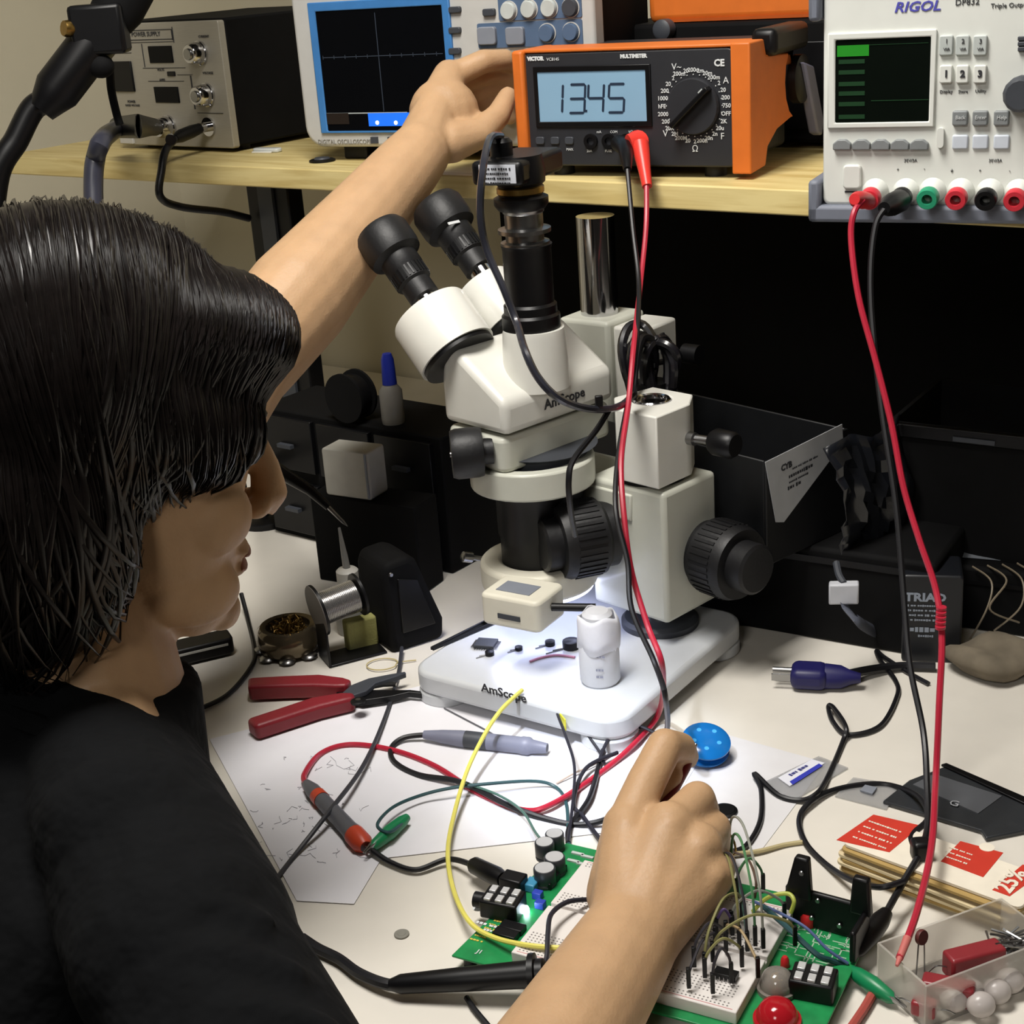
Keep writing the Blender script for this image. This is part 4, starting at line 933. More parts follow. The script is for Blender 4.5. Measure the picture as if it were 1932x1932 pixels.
# white bottle wrapped in tissue, on the microscope base
ZBASE = -.0174+.047*MSC
c = P(1133, 1284, ZBASE); t = thing('white_bottle', 'small white bottle with a tissue-like wrap standing on the microscope base', 'bottle', c)
WB2 = mat('white_bottle_plastic', '#dcdde2', .45)
hh = .050
MB().lathe([(.0145, 0), (.0165, .003), (.0165, hh-.010), (.0150, hh-.004), (.0145, hh)], (0, 0, 0), EZ, 32).build('body', WB2, t)
MB().lathe([(.0125, hh-.001), (.0130, hh+.004), (.0122, hh+.010), (.009, hh+.013)], (0, 0, 0), EZ, 28).build('lid', WB2, t)
wr = MB(); rb = random.Random(2); nseg = 28; pts = []
for j, z in enumerate((hh*.62, hh*.8, hh*.95, hh+.006, hh+.010)):
    for i in range(nseg): 
        a = 2*PI*i/nseg; r = (.0172, .0176, .0172, .0165, .0150)[j]+.0012*sin(3*a+j)+rb.uniform(-.0004, .0004); pts.append((r*cos(a), r*sin(a), z+.002*sin(4*a)))
fs = [(j*nseg+i, j*nseg+(i+1)%nseg, (j+1)*nseg+(i+1)%nseg, (j+1)*nseg+i) for j in range(4) for i in range(nseg)]
wo = MB().add(pts, fs).build('tissue_wrap', mat('tissue', '#e2e3ea', .9), t); sm = wo.modifiers.new('thickness', 'SOLIDIFY'); sm.thickness = .0004
tx = MB()
FBt = Fr(c, -14)
for k_, z in enumerate((.012, .018, .030)): tx.dashes(FBt.u*.004-FBt.n*.0169+EZ*z, FBt.u, EZ, .008, .0024, k_)
tx.build_each('lettering', mat('faint_print', '#8a8c9c', .6), t)
# clutter on the microscope base
def on_base(px, py): return P(px, py, ZBASE)
a, b = on_base(815, 1228), on_base(920, 1180); t = thing('tweezers', 'black tweezers lying along the left edge of the microscope base', 'tweezers', a)
d = b-a; dn = d.normalized(); n = Vector((-dn.y, dn.x, 0))
for s in (-1, 1): MB().hull([n*s*.0003+EZ*.0005, n*s*.002+EZ*.0005, n*s*.0018+EZ*.0035, n*s*.0003+EZ*.002], [d+n*s*.0028+EZ*.0005, d+n*s*.0044+EZ*.0005, d+n*s*.0044+EZ*.004, d+n*s*.0028+EZ*.004]).build('arm', BLACK, t, bev=.0004)
MB().obox(d+dn*.004+EZ*.0023, dn, n, EZ, .012, .009, .0036).build('joint', BLACK, t, bev=.001)
FCh = Fr(on_base(893, 1232), -10)
t = thing('surface_chip', 'square grey chip with pins lying on the microscope base', 'chip', on_base(917, 1218), -18)
MB().cbox((0, 0, .0022), .018, .016, .0028).build('body', DGREY, t, bev=.0004)
pn = MB()
for i in range(8):
    for s in (-1, 1): pn.cbox((-.0074+i*.0021, s*.0092, .0012), .0009, .0028, .0008); pn.cbox((s*.0102, -.0066+i*.0019, .0012), .0028, .0009, .0008)
pn.build('pin', STEEL, t)
for nm, lab, px, py, sx in (('transistor', 'tiny black transistor with a long leg on the microscope base in front of the chip', 924, 1236, .0040), ('small_component', 'tiny dark component right of the chip on the microscope base', 979, 1226, .0034), ('small_component', 'tiny round black component behind the pink wire on the microscope base', 1038, 1217, .0044), ('small_component', 'larger black component half behind the white bottle on the microscope base', 1078, 1222, .0075)):
    q = on_base(px, py); t = thing(nm, lab, 'component', q, 20)
    MB().lathe([(sx, 0), (sx, sx*.9), (sx*.8, sx)], (0, 0, 0), EZ, 12).build('body', BLACK, t)
    MB().tube([(-sx, 0, .0006), (-sx*3.2, -.001, .0006)], .0005, 6).build('leg', STEEL, t); MB().tube([(-sx, .001, .0006), (-sx*2.2, .002, .0006)], .0005, 6).build('leg', STEEL, t)
q = on_base(1000, 1250); t = thing('pink_wire', 'short pink wire lying on the microscope base beside the white bottle', 'wire', q)
MB().tube(spline([(0, 0, .001)]+[on_base(x, y)-q+EZ*.001 for x, y in ((1020, 1243), (1050, 1238), (1085, 1242))]), .0011, 8).build('insulation', mat('pink_wire', '#c98aa4', .5), t)
# ------------------------------------------------------------------ right half of the bench
c = P(1330, 1432, 0); t = thing('braid_reel', 'translucent blue disc reel of braid lying right of the hand', 'reel', c)
BLU = mat('translucent_blue', '#1c7fd0', .15, trans=.35, spec=.6, sss=0)
tilt = Matrix.Rotation(rad(12), 3, 'X')
ax = Vector((.1, -.35, 1)).normalized()
MB().lathe([(.0178, .0), (.0188, .0018), (.0188, .0030), (.0160, .0042)], (0, 0, .0080), ax, 40).build('lower_shell', BLU, t)
MB().lathe([(.0150, .004), (.0150, .0085)], (0, 0, .0080), ax, 32).build('wound_braid', mat('blue_core', '#155a9c', .4), t)
MB().lathe([(.0160, .0082), (.0188, .0092), (.0188, .0104), (.0150, .0128), (.006, .0134)], (0, 0, .0080), ax, 40).build('upper_shell', BLU, t)
for i in range(5):
    a = 2*PI*i/5; tt = ax.orthogonal().normalized(); qv = ax.cross(tt); MB().lathe([(.0022, 0), (.0018, .0008)], Vector((0, 0, .0080))+ax*.0126+(tt*cos(a)+qv*sin(a))*.010, ax, 10).build('rivet', mat('bright_blue', '#49a5e6', .2), t)
c = P(1367, 1533, 0); t = thing('black_disc', 'flat round black cap on the bench right of the hand', 'cap', c)
MB().lathe([(.0092, 0), (.0095, .0006), (.0095, .0020), (.0086, .0026)], (0, 0, 0), EZ, 32).build('disc', BLACK, t); MB().lathe([(.0074, .0025), (.0072, .0029)], (0, 0, 0), EZ, 24).build('rim', BLACKM, t)
c = P(758, 1764, 0); t = thing('coin', 'small dull coin lying alone on the bench near the black probe', 'coin', c)
MB().lathe([(.0047, 0), (.0050, .0003), (.0050, .0011), (.0046, .0014), (.0042, .0013)], (0, 0, 0), EZ, 28).build('disc', mat('dull_coin', '#85837a', .7, .2), t); MB().lathe([(.003, .0011), (.0026, .0015)], (0, 0, 0), EZ, 14).build('relief', mat('dull_coin', '#85837a'), t)
# antistatic bag
o = P(1665, 1520, .001); t = thing('antistatic_bag', 'dark grey antistatic bag lying behind the stack of red-printed cards', 'bag', o)
def slab(pts, h0, h1, z=.0): 
    q = [P(x, y, z)-o for x, y in pts]; return MB().hull([Vector((p.x, p.y, h0)) for p in q], [Vector((p.x, p.y, h1)) for p in q])
slab([(1665, 1520), (1715, 1480), (1780, 1455), (1960, 1535), (1960, 1570), (1860, 1590), (1850, 1575)], -.0004, .003).build('film', mat('antistatic_grey', '#2e3033', .28, spec=.6, bump=.3, bscale=100), t, bev=.001)
slab([(1722, 1490), (1762, 1470), (1890, 1512), (1845, 1545)], .003, .0036).build('pale_panel', mat('antistatic_window', '#56585c', .3), t)
slab([(1775, 1455), (1785, 1452), (1965, 1530), (1960, 1542)], .003, .0050).build('zip_strip', BLACK, t, bev=.0005)
tx = MB(); q = P(1800, 1528, .0)-o; tx.text('G', .010, (q.x, q.y, .0042), Vector((.85, -.5, 0)).normalized(), Vector((.5, .85, 0)).normalized()); tx.build_each('lettering', mat('esd_print', '#9a9ca0', .6), t)
# little clear bags with a label / a chip
CLR = mat('clear_bag', '#c3c4c6', .15, trans=.6, alpha=.55, spec=.5, bump=.2, bscale=150)
o = P(1475, 1490, .001); t = thing('label_bag', 'clear little bag with a blue-striped paper label on the bench', 'bag', o)
slab([(1440, 1480), (1545, 1430), (1600, 1452), (1500, 1512)], -.0004, .0008).build('film', CLR, t)
slab([(1468, 1472), (1532, 1437), (1556, 1444), (1490, 1488)], .0009, .0012).build('label_strip', mat('label_pale', '#d8d9e2', .6), t)
slab([(1490, 1480), (1545, 1446), (1552, 1450), (1496, 1486)], .0013, .0016).build('blue_stripe', mat('label_blue', '#2f37a8', .6), t)
tx = MB(); a, b = P(1478, 1475, 0), P(1538, 1441, 0); e = b-a; e.z = 0; e.normalize(); q = (a+b)/2-o; tx.dashes((q.x, q.y, .0013), e, Vector((-e.y, e.x, 0)), .022, .0030, 3); tx.build_each('lettering', mat('label_ink', '#3a3c78', .6), t)
o = P(1600, 1500, .001); t = thing('chip_bag', 'clear little bag holding one small chip on the bench', 'bag', o)
slab([(1575, 1505), (1610, 1470), (1700, 1485), (1672, 1530)], -.0004, .0007).build('film', CLR, t)
slab([(1622, 1498), (1632, 1488), (1655, 1493), (1646, 1505)], .0008, .0026).build('chip', GREY, t, bev=.0003)
# stack of cards with red print: each card a thing
CARD = mat('card_cream', '#d2c29c', .7); CARDW = mat('card_white', '#e4dccb', .6); REDI = mat('red_ink', '#c03322', .6); TAN = mat('card_tan', '#a98d55', .8)
H_ = .024
c0, c1, c2, c3 = P(1590, 1590, H_), P(1652, 1540, H_), P(1990, 1650, H_), P(1925, 1712, H_)
ex = (c3-c0).normalized(); ey = Vector((-ex.y, ex.x, 0)); Lc = (c3-c0).length; Wc = abs((c1-c0).dot(ey)); Wc = max(Wc, .040)
rb = random.Random(21); nC = 9; th = H_/nC
ordn = ['lowest', 'second lowest', 'third lowest', 'fourth lowest', 'middle', 'fourth highest', 'third highest', 'second highest', 'topmost']
SPL = .52
for k in range(nC):
    jx, jy, ja = rb.uniform(-.006, .003), rb.uniform(-.003, .003), rb.uniform(-2.5, 2.5)
    if k >= nC-1: jx = jy = ja = 0
    o = Vector((c0.x, c0.y, 0))+ex*jx+ey*jy+EZ*(th*k)
    t = thing('printed_card', ('white card with red print, topmost of the card stack at the right' if k == nC-1 else 'cream card with worn edges, %s of the card stack at the right' % ordn[k]), 'card', o, math.degrees(math.atan2(ex.y, ex.x))+ja, 'cards stacked at the right')
    MB().prism(rrect(0, Lc, 0, Wc, .004, 3), 'z', 0, th*.80).build('board', CARDW if k == nC-1 else (CARD, TAN, CARD)[k % 3], t, bev=.0002)
    if k == nC-1:
        zt_ = th*.80
        def red(name, poly, m=REDI, h=.00025): return MB().hull([Vector((x, y, zt_)) for x, y in poly], [Vector((x, y, zt_+h)) for x, y in poly]).build(name, m, t, smooth=False)
        def pc_(px, py): q = P(px, py, H_)-o; return (q.dot(ex), q.dot(ey))
        red('red_panel', [pc_(*p) for p in ((1578, 1584), (1678, 1607), (1738, 1557), (1648, 1536))])
        red('red_panel', [pc_(*p) for p in ((1775, 1624), (1855, 1654), (1893, 1608), (1812, 1586))])
        red('red_panel', [pc_(*p) for p in ((1872, 1678), (1905, 1690), (1960, 1650), (1930, 1630))])
        tx = MB()
        for px, py, s in ((1672, 1560, 'Take a break'), (1662, 1570, 'Open the box'), (1652, 1580, 'Read the card'), (1642, 1590, 'Pass it on')):
            q = pc_(px, py); tx.dashes((q[0], q[1], zt_+.0003), EX, EY, .026, .0017, px)
        for px, py, s in ((1815, 1606, 'one side'), (1808, 1614, 'other side'), (1803, 1622, 'both sides')):
            q = pc_(px, py); tx.dashes((q[0], q[1], zt_+.0003), EX, EY, .018, .0015, px)
        q = pc_(1908, 1662); tx.text('25%', .016, (q[0], q[1], zt_+.0006), EY, -EX, bold=.0004)
        tx.build_each('lettering', CARDW, t)
        q = pc_(1862, 1598); MB().lathe([(.005, 0), (.005, .0003)], (q[0], q[1], zt_+.0002), EZ, 14).build('pale_emblem', CARDW, t)
# tan lump of cloth at the far right
o = P(1880, 1268, 0); t = thing('cloth_wad', 'dull tan wad of cloth at the right under the storage box', 'cloth', o)
m = MB().ell((0, 0, .014), .042, .030, .015, nu=22, nv=12)
rb = random.Random(4)
m.v = [v+Vector((.004*sin(90*v.y+3), .004*sin(110*v.x), .003*sin(130*v.x+70*v.y)*(1 if v.z > .004 else 0))) for v in m.v]
m.v = [Vector((v.x, v.y, max(v.z, .0))) for v in m.v]
m.build('fabric', mat('tan_cloth', '#6d6455', .9, var=.25, scale=40), t, angle=60)
# ------------------------------------------------------------------ circuit trainer board
ZP = .011
c_bl, c_tl, c_tr = P(852, 1802, ZP), P(1068, 1590, ZP), P(1640, 1722, ZP)
ex = (c_tr-c_tl); ex.z = 0; Lx = ex.length; ex.normalize()
FPB = Fr((c_bl.x, c_bl.y, 0), math.degrees(math.atan2(ex.y, ex.x)))
tl = FPB.onz(1068, 1590, ZP); Wy = tl.y; X0_ = min(0, tl.x)
tr = FPB.onz(1640, 1722, ZP); Xr = tr.x+.006
tb = thing('circuit_trainer', 'green circuit trainer board with a white breadboard in its middle under the hand', 'circuit board', FPB)
pcb = MB().hull([(0, 0, ZP-.0016), (Xr, 0, ZP-.0016), (Xr, Wy, ZP-.0016), (tl.x, Wy, ZP-.0016)], [(0, 0, ZP), (Xr, 0, ZP), (Xr, Wy, ZP), (tl.x, Wy, ZP)]).build('board', PCBG, tb, bev=.0004)
for x, y in ((.008, .008), (Xr-.008, .008), (Xr-.008, Wy-.008), (tl.x+.008, Wy-.008)): MB().cyl((x, y, 0), (x, y, ZP-.0016), .004).build('standoff', BLKNOB, tb)
def fp(px, py, h=ZP): return FPB.onz(px, py, h)
# white breadboard: a block with a centre groove and rows of holes
ZT = ZP+.0085
A = [fp(*p, ZT) for p in ((1112, 1630), (948, 1796), (1390, 1905), (1500, 1712))]
bl, br_ = fp(945, 1797, ZT), fp(1390, 1905, ZT); tlb, trb = fp(1115, 1628, ZT), fp(1502, 1712, ZT)
bx0, bx1 = (bl.x+tlb.x)/2, (br_.x+trb.x)/2; by0, by1 = (bl.y+br_.y)/2, (tlb.y+trb.y)/2
BBW = mat('breadboard_white', '#d6d1cd', .55, var=.015)
gy = (by0+by1)/2
bbp = MB().box(bx0, bx1, by0, gy-.0015, ZP, ZT).box(bx0, bx1, gy+.0015, by1, ZP, ZT).box(bx0, bx1, gy-.0015, gy+.0015, ZP, ZT-.003).build('breadboard', BBW, tb, bev=.0006)
hl = MB(); pit = .00254; nx = int((bx1-bx0-.006)/pit)
for row in [by0+.004, by0+.0065]+[by0+.0125+i*pit for i in range(5)]+[gy+.004+i*pit for i in range(5)]+[by1-.0065, by1-.004]:
    if row > by1-.002: continue
    for i in range(nx): x = bx0+.004+i*pit; hl.add([(x-.0005, row-.0005, ZT+.00006), (x+.0005, row-.0005, ZT+.00006), (x+.0005, row+.0005, ZT+.00006), (x-.0005, row+.0005, ZT+.00006)], [(0, 1, 2, 3)])
h = hl.build('contact_holes', mat('hole_shadow', '#6f6a68', .8), bbp, smooth=False); h['kind'] = 'stuff'
rl = MB(); rl.box(bx0+.003, bx1-.003, by0+.0018, by0+.0022, ZT, ZT+.0001).box(bx0+.003, bx1-.003, by1-.0022, by1-.0018, ZT, ZT+.0001); rl.build('red_rail_line', mat('rail_red', '#b9666a', .6), bbp)
# capacitors
ELC = mat('capacitor_sleeve', '#2e3035', .4); ELT = mat('capacitor_top', '#c9cacc', .35, .3)
for px, py, r, hh in ((1027, 1637, .0075, .013), (1046, 1616, .0072, .013), (1027, 1588, .0068, .013), (1046, 1572, .0066, .013)):
    q = fp(px, py, ZP+hh)
    k = MB().lathe([(r*.96, 0), (r, .0008), (r, .002), (r*.94, .0026), (r, .0032), (r, hh-.0006), (r*.95, hh)], (q.x, q.y, ZP), EZ, 28).build('capacitor', ELC, tb)
    MB().lathe([(r*.86, hh-.0002), (r*.84, hh+.0003)], (q.x, q.y, ZP), EZ, 26).build('capacitor_top', ELT, k)
# jacks with bright contacts, left and right
def jack(px, py, rz, nm='audio_jack', hgt=.013):
    q = fp(px, py, ZP+hgt)
    e1 = Vector((cos(rz), sin(rz), 0)); e2 = Vector((-e1.y, e1.x, 0)); c = Vector((q.x, q.y, ZP+hgt/2))
    k = MB().obox(c, e1, e2, EZ, .026, .019, hgt).build(nm, BLACK, tb, bev=.0012)
    for i in (-1, 0, 1):
        for s in (-1, 1): MB().obox(c+e1*i*.0078+e2*s*.0046+EZ*(hgt/2+.0006), e1, e2, EZ, .0046, .0066, .0020).build('contact', mat('bright_contact', '#c9cacb', .35, .35), k, bev=.0004)
    MB().cyl(c-e1*.013, c-e1*.020, .0052, n=18).build('jack_collar', BLACK, k)
    return c, e1, e2
jack(948, 1690, 0.10)
jack(1535, 1838, 0.10)
q = fp(968, 1652, ZP+.011); MB().box(q.x-.008, q.x+.008, q.y-.006, q.y+.006, ZP, ZP+.011).build('power_jack', BLACK, tb, bev=.001); PJ = FPB.w(q.x-.008, q.y, ZP+.006)
q = fp(1003, 1662, ZP+.006); MB().box(q.x-.004, q.x+.004, q.y-.005, q.y+.005, ZP, ZP+.006).build('blue_capacitor', mat('film_blue', '#3d86a8', .4), tb, bev=.0008)
for px, py, m in ((1015, 1694, mat('trim_blue', '#2b3fa6', .4)), (1020, 1712, mat('trim_blue', '#2b3fa6', .4)), (1046, 1660, BLACK), (1060, 1645, BLACK), (1034, 1675, BLACK)):
    q = fp(px, py); MB().box(q.x-.0032, q.x+.0032, q.y-.0026, q.y+.0026, ZP, ZP+.005).build('trimmer', m, tb, bev=.0004)
for i, (px, py) in enumerate(((1090, 1612), (1108, 1618), (1082, 1626), (1100, 1632))):
    q = fp(px, py); MB().box(q.x-.0045, q.x+.0045, q.y-.0012, q.y+.0012, ZP, ZP+.0012).build('resistor', KEYL, tb)
GLED = mat('lit_white_led', '#ffffff', .3, emit='#e4f2ff', estr=22)
q = fp(992, 1712, ZP+.004); k = MB().lathe([(.0022, 0), (.0022, .003), (.0014, .0048)], (q.x, q.y, ZP), EZ, 14).build('indicator_led', GLED, tb)
# bare areas: chips, tracks and print
for px, py in ((955, 1768), (968, 1755)): q = fp(px, py); MB().box(q.x-.008, q.x+.008, q.y-.004, q.y+.004, ZP, ZP+.004).build('chip', BLACK, tb, bev=.0004)
q = fp(1550, 1782); 
TRK = mat('tinned_tracks', '#9fb59f', .4); rb = random.Random(8); tk = MB()
for i in range(70):
    x, y = q.x+rb.uniform(-.022, .020), q.y+rb.uniform(-.020, .020); a, b = (rb.uniform(.001, .006), .0004) if rb.random() < .5 else (.0004, rb.uniform(.001, .006)); tk.box(x-a, x+a, y-b, y+b, ZP, ZP+.00012)
tk.build('track', TRK, tb)['kind'] = 'stuff'
tx = MB()
for s, px, py, sz in (('J1', 905, 1797, .005),):
    q = fp(px, py); tx.text(s, sz, (q.x, q.y, ZP+.0003), EX, EY, bold=.00008)
q = fp(930, 1748); tx.dashes((q.x, q.y, ZP+.0002), EX, EY, .024, .0028, 4); tx.dashes((q.x+.004, q.y-.005, ZP+.0002), EX, EY, .016, .002, 5)
q = fp(940, 1735); tx.p.append((len(tx.v), len(tx.f))); tx.lathe([(.0038, 0), (.0038, .0002)], (q.x-.018, q.y+.006, ZP+.0001), EZ, 18)
tx.build_each('lettering', INKW, tb)
tx = MB()
for i in range(6): q = fp(900+i*9, 1775-i*7); tx.dashes((q.x, q.y, ZP+.0002), EX, EY, .010, .0018, i)
tx.build_each('pin_print', mat('yellow_print', '#c9b24a', .6), tb)
# clear lens dome and red lens dome, small red led
for px, py, m, r, nm in ((1466, 1852, mat('clear_lens', '#cfc6bb', .08, trans=.7, spec=.6), .0105, 'lens_dome'), (1466, 1912, mat('red_lens', '#a81b26', .12, trans=.25, emit='#d01818', estr=.08), .0120, 'red_lamp')):
    q = fp(px, py, ZP+.006)
    k = MB().lathe([(r*1.15, 0), (r*1.15, .003), (r, .0035), (r*.97, .007), (r*.75, .0115), (r*.4, .014)], (q.x, q.y, ZP), EZ, 30).build(nm, m, tb)
    if nm == 'lens_dome': MB().lathe([(.004, .001), (.003, .008)], (q.x, q.y, ZP), EZ, 12).build('bulb_core', BRASS, k)
q = fp(1481, 1807, ZP+.006); MB().lathe([(.0028, 0), (.0025, .005), (.0015, .0068)], (q.x, q.y, ZP), EZ, 14).build('red_led', REDP, tb)
q = fp(1524, 1730, ZP+.006); MB().lathe([(.0045, 0), (.0045, .006), (.003, .0085)], (q.x, q.y, ZP), EZ, 16).build('red_led', REDP, tb)
# black bracket (heat sink) with upright prongs at the far right corner
hA, hB = fp(1500, 1738), fp(1622, 1772)
hk = MB(); e1 = (hB-hA).normalized(); e2 = Vector((-e1.y, e1.x, 0)); cL = (hB-hA).length
hk.obox((hA+hB)/2+EZ*.013, e1, e2, EZ, cL+.012, .004, .026)
hk.hull([hA-e1*.006+EZ*.02-e2*.004, hA+e1*.012+EZ*.02-e2*.004, hA+e1*.012+EZ*.02+e2*.002, hA-e1*.006+EZ*.02+e2*.002], [hA+e1*.001+EZ*.050-e2*.004, hA+e1*.010+EZ*.050-e2*.004, hA+e1*.010+EZ*.050+e2*.002, hA+e1*.001+EZ*.050+e2*.002])
hk.hull([hB-e1*.006+EZ*.02-e2*.004, hB+e1*.008+EZ*.02-e2*.004, hB+e1*.008+EZ*.02+e2*.002, hB-e1*.006+EZ*.02+e2*.002], [hB-e1*.004+EZ*.046-e2*.004, hB+e1*.006+EZ*.046-e2*.004, hB+e1*.006+EZ*.046+e2*.002, hB-e1*.004+EZ*.046+e2*.002])
hk.obox(hB+EZ*.012-e2*.012+e1*.004, e1, e2, EZ, .004, .028, .022)
hs = hk.build('heat_sink', BLACK, tb, bev=.0015)
for w_ in (hA+e1*.006+EZ*.040-e2*.0045, hA+e1*.016+EZ*.022-e2*.003, hA+e1*.03+EZ*.008-e2*.003, hA+e1*.012+EZ*.008-e2*.003): MB().lathe([(.0018, 0), (.0014, .0008)], w_, -e2, 10).build('screw', STEEL, hs)
# jumper wires standing in the breadboard
JC = [mat('jumper_olive', '#7d7a4c', .5), mat('jumper_grey', '#8b8d84', .5), mat('jumper_dark', '#2c2a30', .5), mat('jumper_green', '#4c7a52', .5), mat('jumper_purple', '#5c4a7a', .5), mat('jumper_tan', '#a08a66', .5)]
CN = ['olive', 'grey', 'black', 'green', 'purple', 'tan']
JW = [(1360, 1700, 1410, 1800, 2, .050), (1375, 1640, 1440, 1795, 1, .060), (1380, 1660, 1425, 1790, 3, .052), (1345, 1820, 1500, 1790, 0, .030), (1330, 1840, 1400, 1740, 0, .035), (1352, 1775, 1382, 1770, 4, .022), (1380, 1760, 1480, 1745, 1, .028), (1345, 1880, 1380, 1860, 2, .030), (1330, 1850, 1400, 1830, 0, .026), (1310, 1830, 1370, 1800, 2, .028), (1370, 1780, 1430, 1850, 5, .022), (1360, 1690, 1395, 1790, 0, .046), (1300, 1870, 1350, 1790, 2, .020), (1390, 1700, 1440, 1690, 3, .030)]
PL = ['reaching from the hand to the far rows', 'longest arch behind the hand', 'standing upright near the far rows', 'running flat toward the clear lens', 'arching low over the middle', 'tiny one beside the dark chip', 'bending toward the bracket', 'nearest the bottom edge', 'crossing in front of the dark chip', 'left of the dark chip', 'leaning to the lens side', 'close to the knuckles', 'dropping to the bottom left', 'looping toward the board edge']
for i, (xa, ya, xb, yb, ci, hh) in enumerate(JW):
    a, b = P(xa, ya, ZT), P(xb, yb, ZT); m_ = (a+b)/2; a_ = a
    t = thing('jumper_wire', '%s jumper wire on the white breadboard, %s' % (CN[ci], PL[i]), 'wire', a, 0, 'jumper wires in the breadboard')
    d = b-a; k = MB().tube(spline([(0, 0, .012), d*.12+EZ*hh*.75, d*.5+EZ*hh, d*.9+EZ*hh*.7, d+EZ*.012]), .0009, 6).build('insulation', JC[ci], t)
    for e_ in (Vector((0, 0, 0)), d): 
        MB().cbox(e_+EZ*.0095, .0025, .0025, .014).build('pin_housing', BLACK, t, bev=.0003)
q = P(1370, 1845, ZT); t = thing('plug_in_chip', 'black chip plugged into the white breadboard among the wires', 'chip', q, math.degrees(FPB.yaw))
MB().box(-.007, .007, -.0035, .0035, .001, .0045).build('body', BLACK, t, bev=.0003)
pn = MB()
for i in range(5):
    for s in (-1, 1): pn.cbox((-.0052+.0026*i, s*.0038, .0014), .0006, .0006, .0028)
pn.build('pin', STEEL, t)
# second green board edge at the very bottom is the trainer's front strip; clear box with red parts
c_l, c_n, c_r = P(1622, 1790, .030), P(1748, 1862, .030), P(1990, 1770, .030)
FBX = Fr((c_n.x, c_n.y, 0), math.degrees(math.atan2((c_r-c_n).y, (c_r-c_n).x)))
lq = FBX.loc(c_l); rq = FBX.loc(c_r); W_ = rq.x; D_ = max(.035, lq.y)
t = thing('parts_box', 'frosted clear plastic box holding red capacitors at the lower right corner', 'box', FBX)
CB = mat('clear_box', '#e6e2da', .3, trans=.55, spec=.5, ior=1.15, alpha=.6, var=.02)
x0, x1_, y0, y1_ = 0, W_, 0, D_
MB().box(x0, x1_, y0, y1_, 0, .0018).build('floor_panel', CB, t)
for nm, bb_ in (('front_wall', (x0, x1_, y0, y0+.0016)), ('back_wall', (x0, x1_, y1_-.0016, y1_)), ('side_wall', (x0, x0+.0016, y0+.0016, y1_-.0016)), ('side_wall', (x1_-.0016, x1_, y0+.0016, y1_-.0016))): MB().box(*bb_, .0018, .030).build(nm, CB, t, bev=.0004)
REDC = mat('red_capacitor', '#84292f', .35, var=.1)
for i, (px, py, sx, sy, sz, yw, tilt) in enumerate(((1838, 1806, .036, .013, .016, 14, 8), (1790, 1845, .030, .012, .014, -24, 4), (1745, 1870, .014, .010, .010, -30, 0))):
    o = P(px, py, .020); 
    t2 = thing('film_capacitor', ('larger dark red film capacitor leaning high in the clear box', 'long glossy red film capacitor lying in the clear box', 'small red film capacitor at the near corner of the clear box')[i], 'capacitor', (o.x, o.y, .004+ (.006 if i == 0 else 0)), yw, 'red capacitors in the clear box')
    MB().cbox((0, 0, sz/2), sx, sy, sz).build('body', REDC, t2, bev=.002, seg=3)
    for s in (-1, 1): MB().tube(spline([(s*sx*.5, 0, sz*.5), (s*(sx*.5+.006), .001, sz*.6), (s*(sx*.5+.010), .003, sz*.3)]), .0004, 6).build('lead', STEEL, t2)
o = P(1915, 1782, .02); t2 = thing('metal_parts', 'little heap of dull metal parts at the back of the clear box', 'parts', (o.x, o.y, .0025)); rb = random.Random(6); hp = MB()
for i in range(22): hp.tube([Vector((rb.uniform(-.016, .016), rb.uniform(-.010, .010), .012+rb.random()*.012)) for _ in range(3)], .0008, 5)
hp.ell((0, 0, .007), .016, .011, .008)
hp.build('heap', STEEL, t2)['kind'] = 'stuff'
for i, (px, py) in enumerate(((1800, 1895), (1850, 1905), (1905, 1860), (1880, 1880), (1830, 1880))):
    o = P(px, py, .006); t2 = thing('clear_bead', 'pale frosted bead in the front of the clear box, number %d from its corner' % (i+1) if False else 'pale frosted bead in the front of the clear box, %s' % ('nearest the corner', 'lowest', 'rightmost', 'in the middle', 'between corner and middle')[i], 'bead', (o.x, o.y, .0022), 0, 'beads in the clear box')
    MB().ell((0, 0, .0075), .0085, .0075, .0075).build('bead', mat('frost_bead', '#d8d0cc', .3, trans=.4), t2)
o = P(1738, 1792, .02); t2 = thing('disc_capacitor', 'small dark red disc on two legs sticking up in the clear box', 'capacitor', (o.x, o.y, .003), 20)
MB().lathe([(.0045, -.0014), (.0048, 0), (.0045, .0014)], (0, 0, .026), (.3, -1, .2), 18).build('disc', mat('disc_red', '#5a2a28', .5), t2); MB().tube([(.002, 0, .022), (.003, 0, .0)], .0005, 5).build('leg', STEEL, t2); MB().tube([(-.002, 0, .022), (-.003, 0, .0)], .0005, 5).build('leg', STEEL, t2)

# ------------------------------------------------------------------ cables, leads and clips
def pt(p):                                          # (px, py, third): third > .5 is a distance, else a height over the desk
    return D(p[0], p[1], p[2]) if p[2] > .5 else P(p[0], p[1], p[2])
def cable(name, label, pts, r, m, cat='cable', group=None, part='wire', k=8):
    Q = [pt(p) for p in pts]; o = Q[0].copy(); t = thing(name, label, cat, o, 0, group)
    MB().tube(spline([q-o for q in Q], k), r, 8).build(part, m, t); return t, o
def rod(mb, prof, a, b, n=16): a, b = Vector(a), Vector(b); L = (b-a).length; return mb.lathe([(r, h*L) for r, h in prof], a, b-a, n)
g = .0026
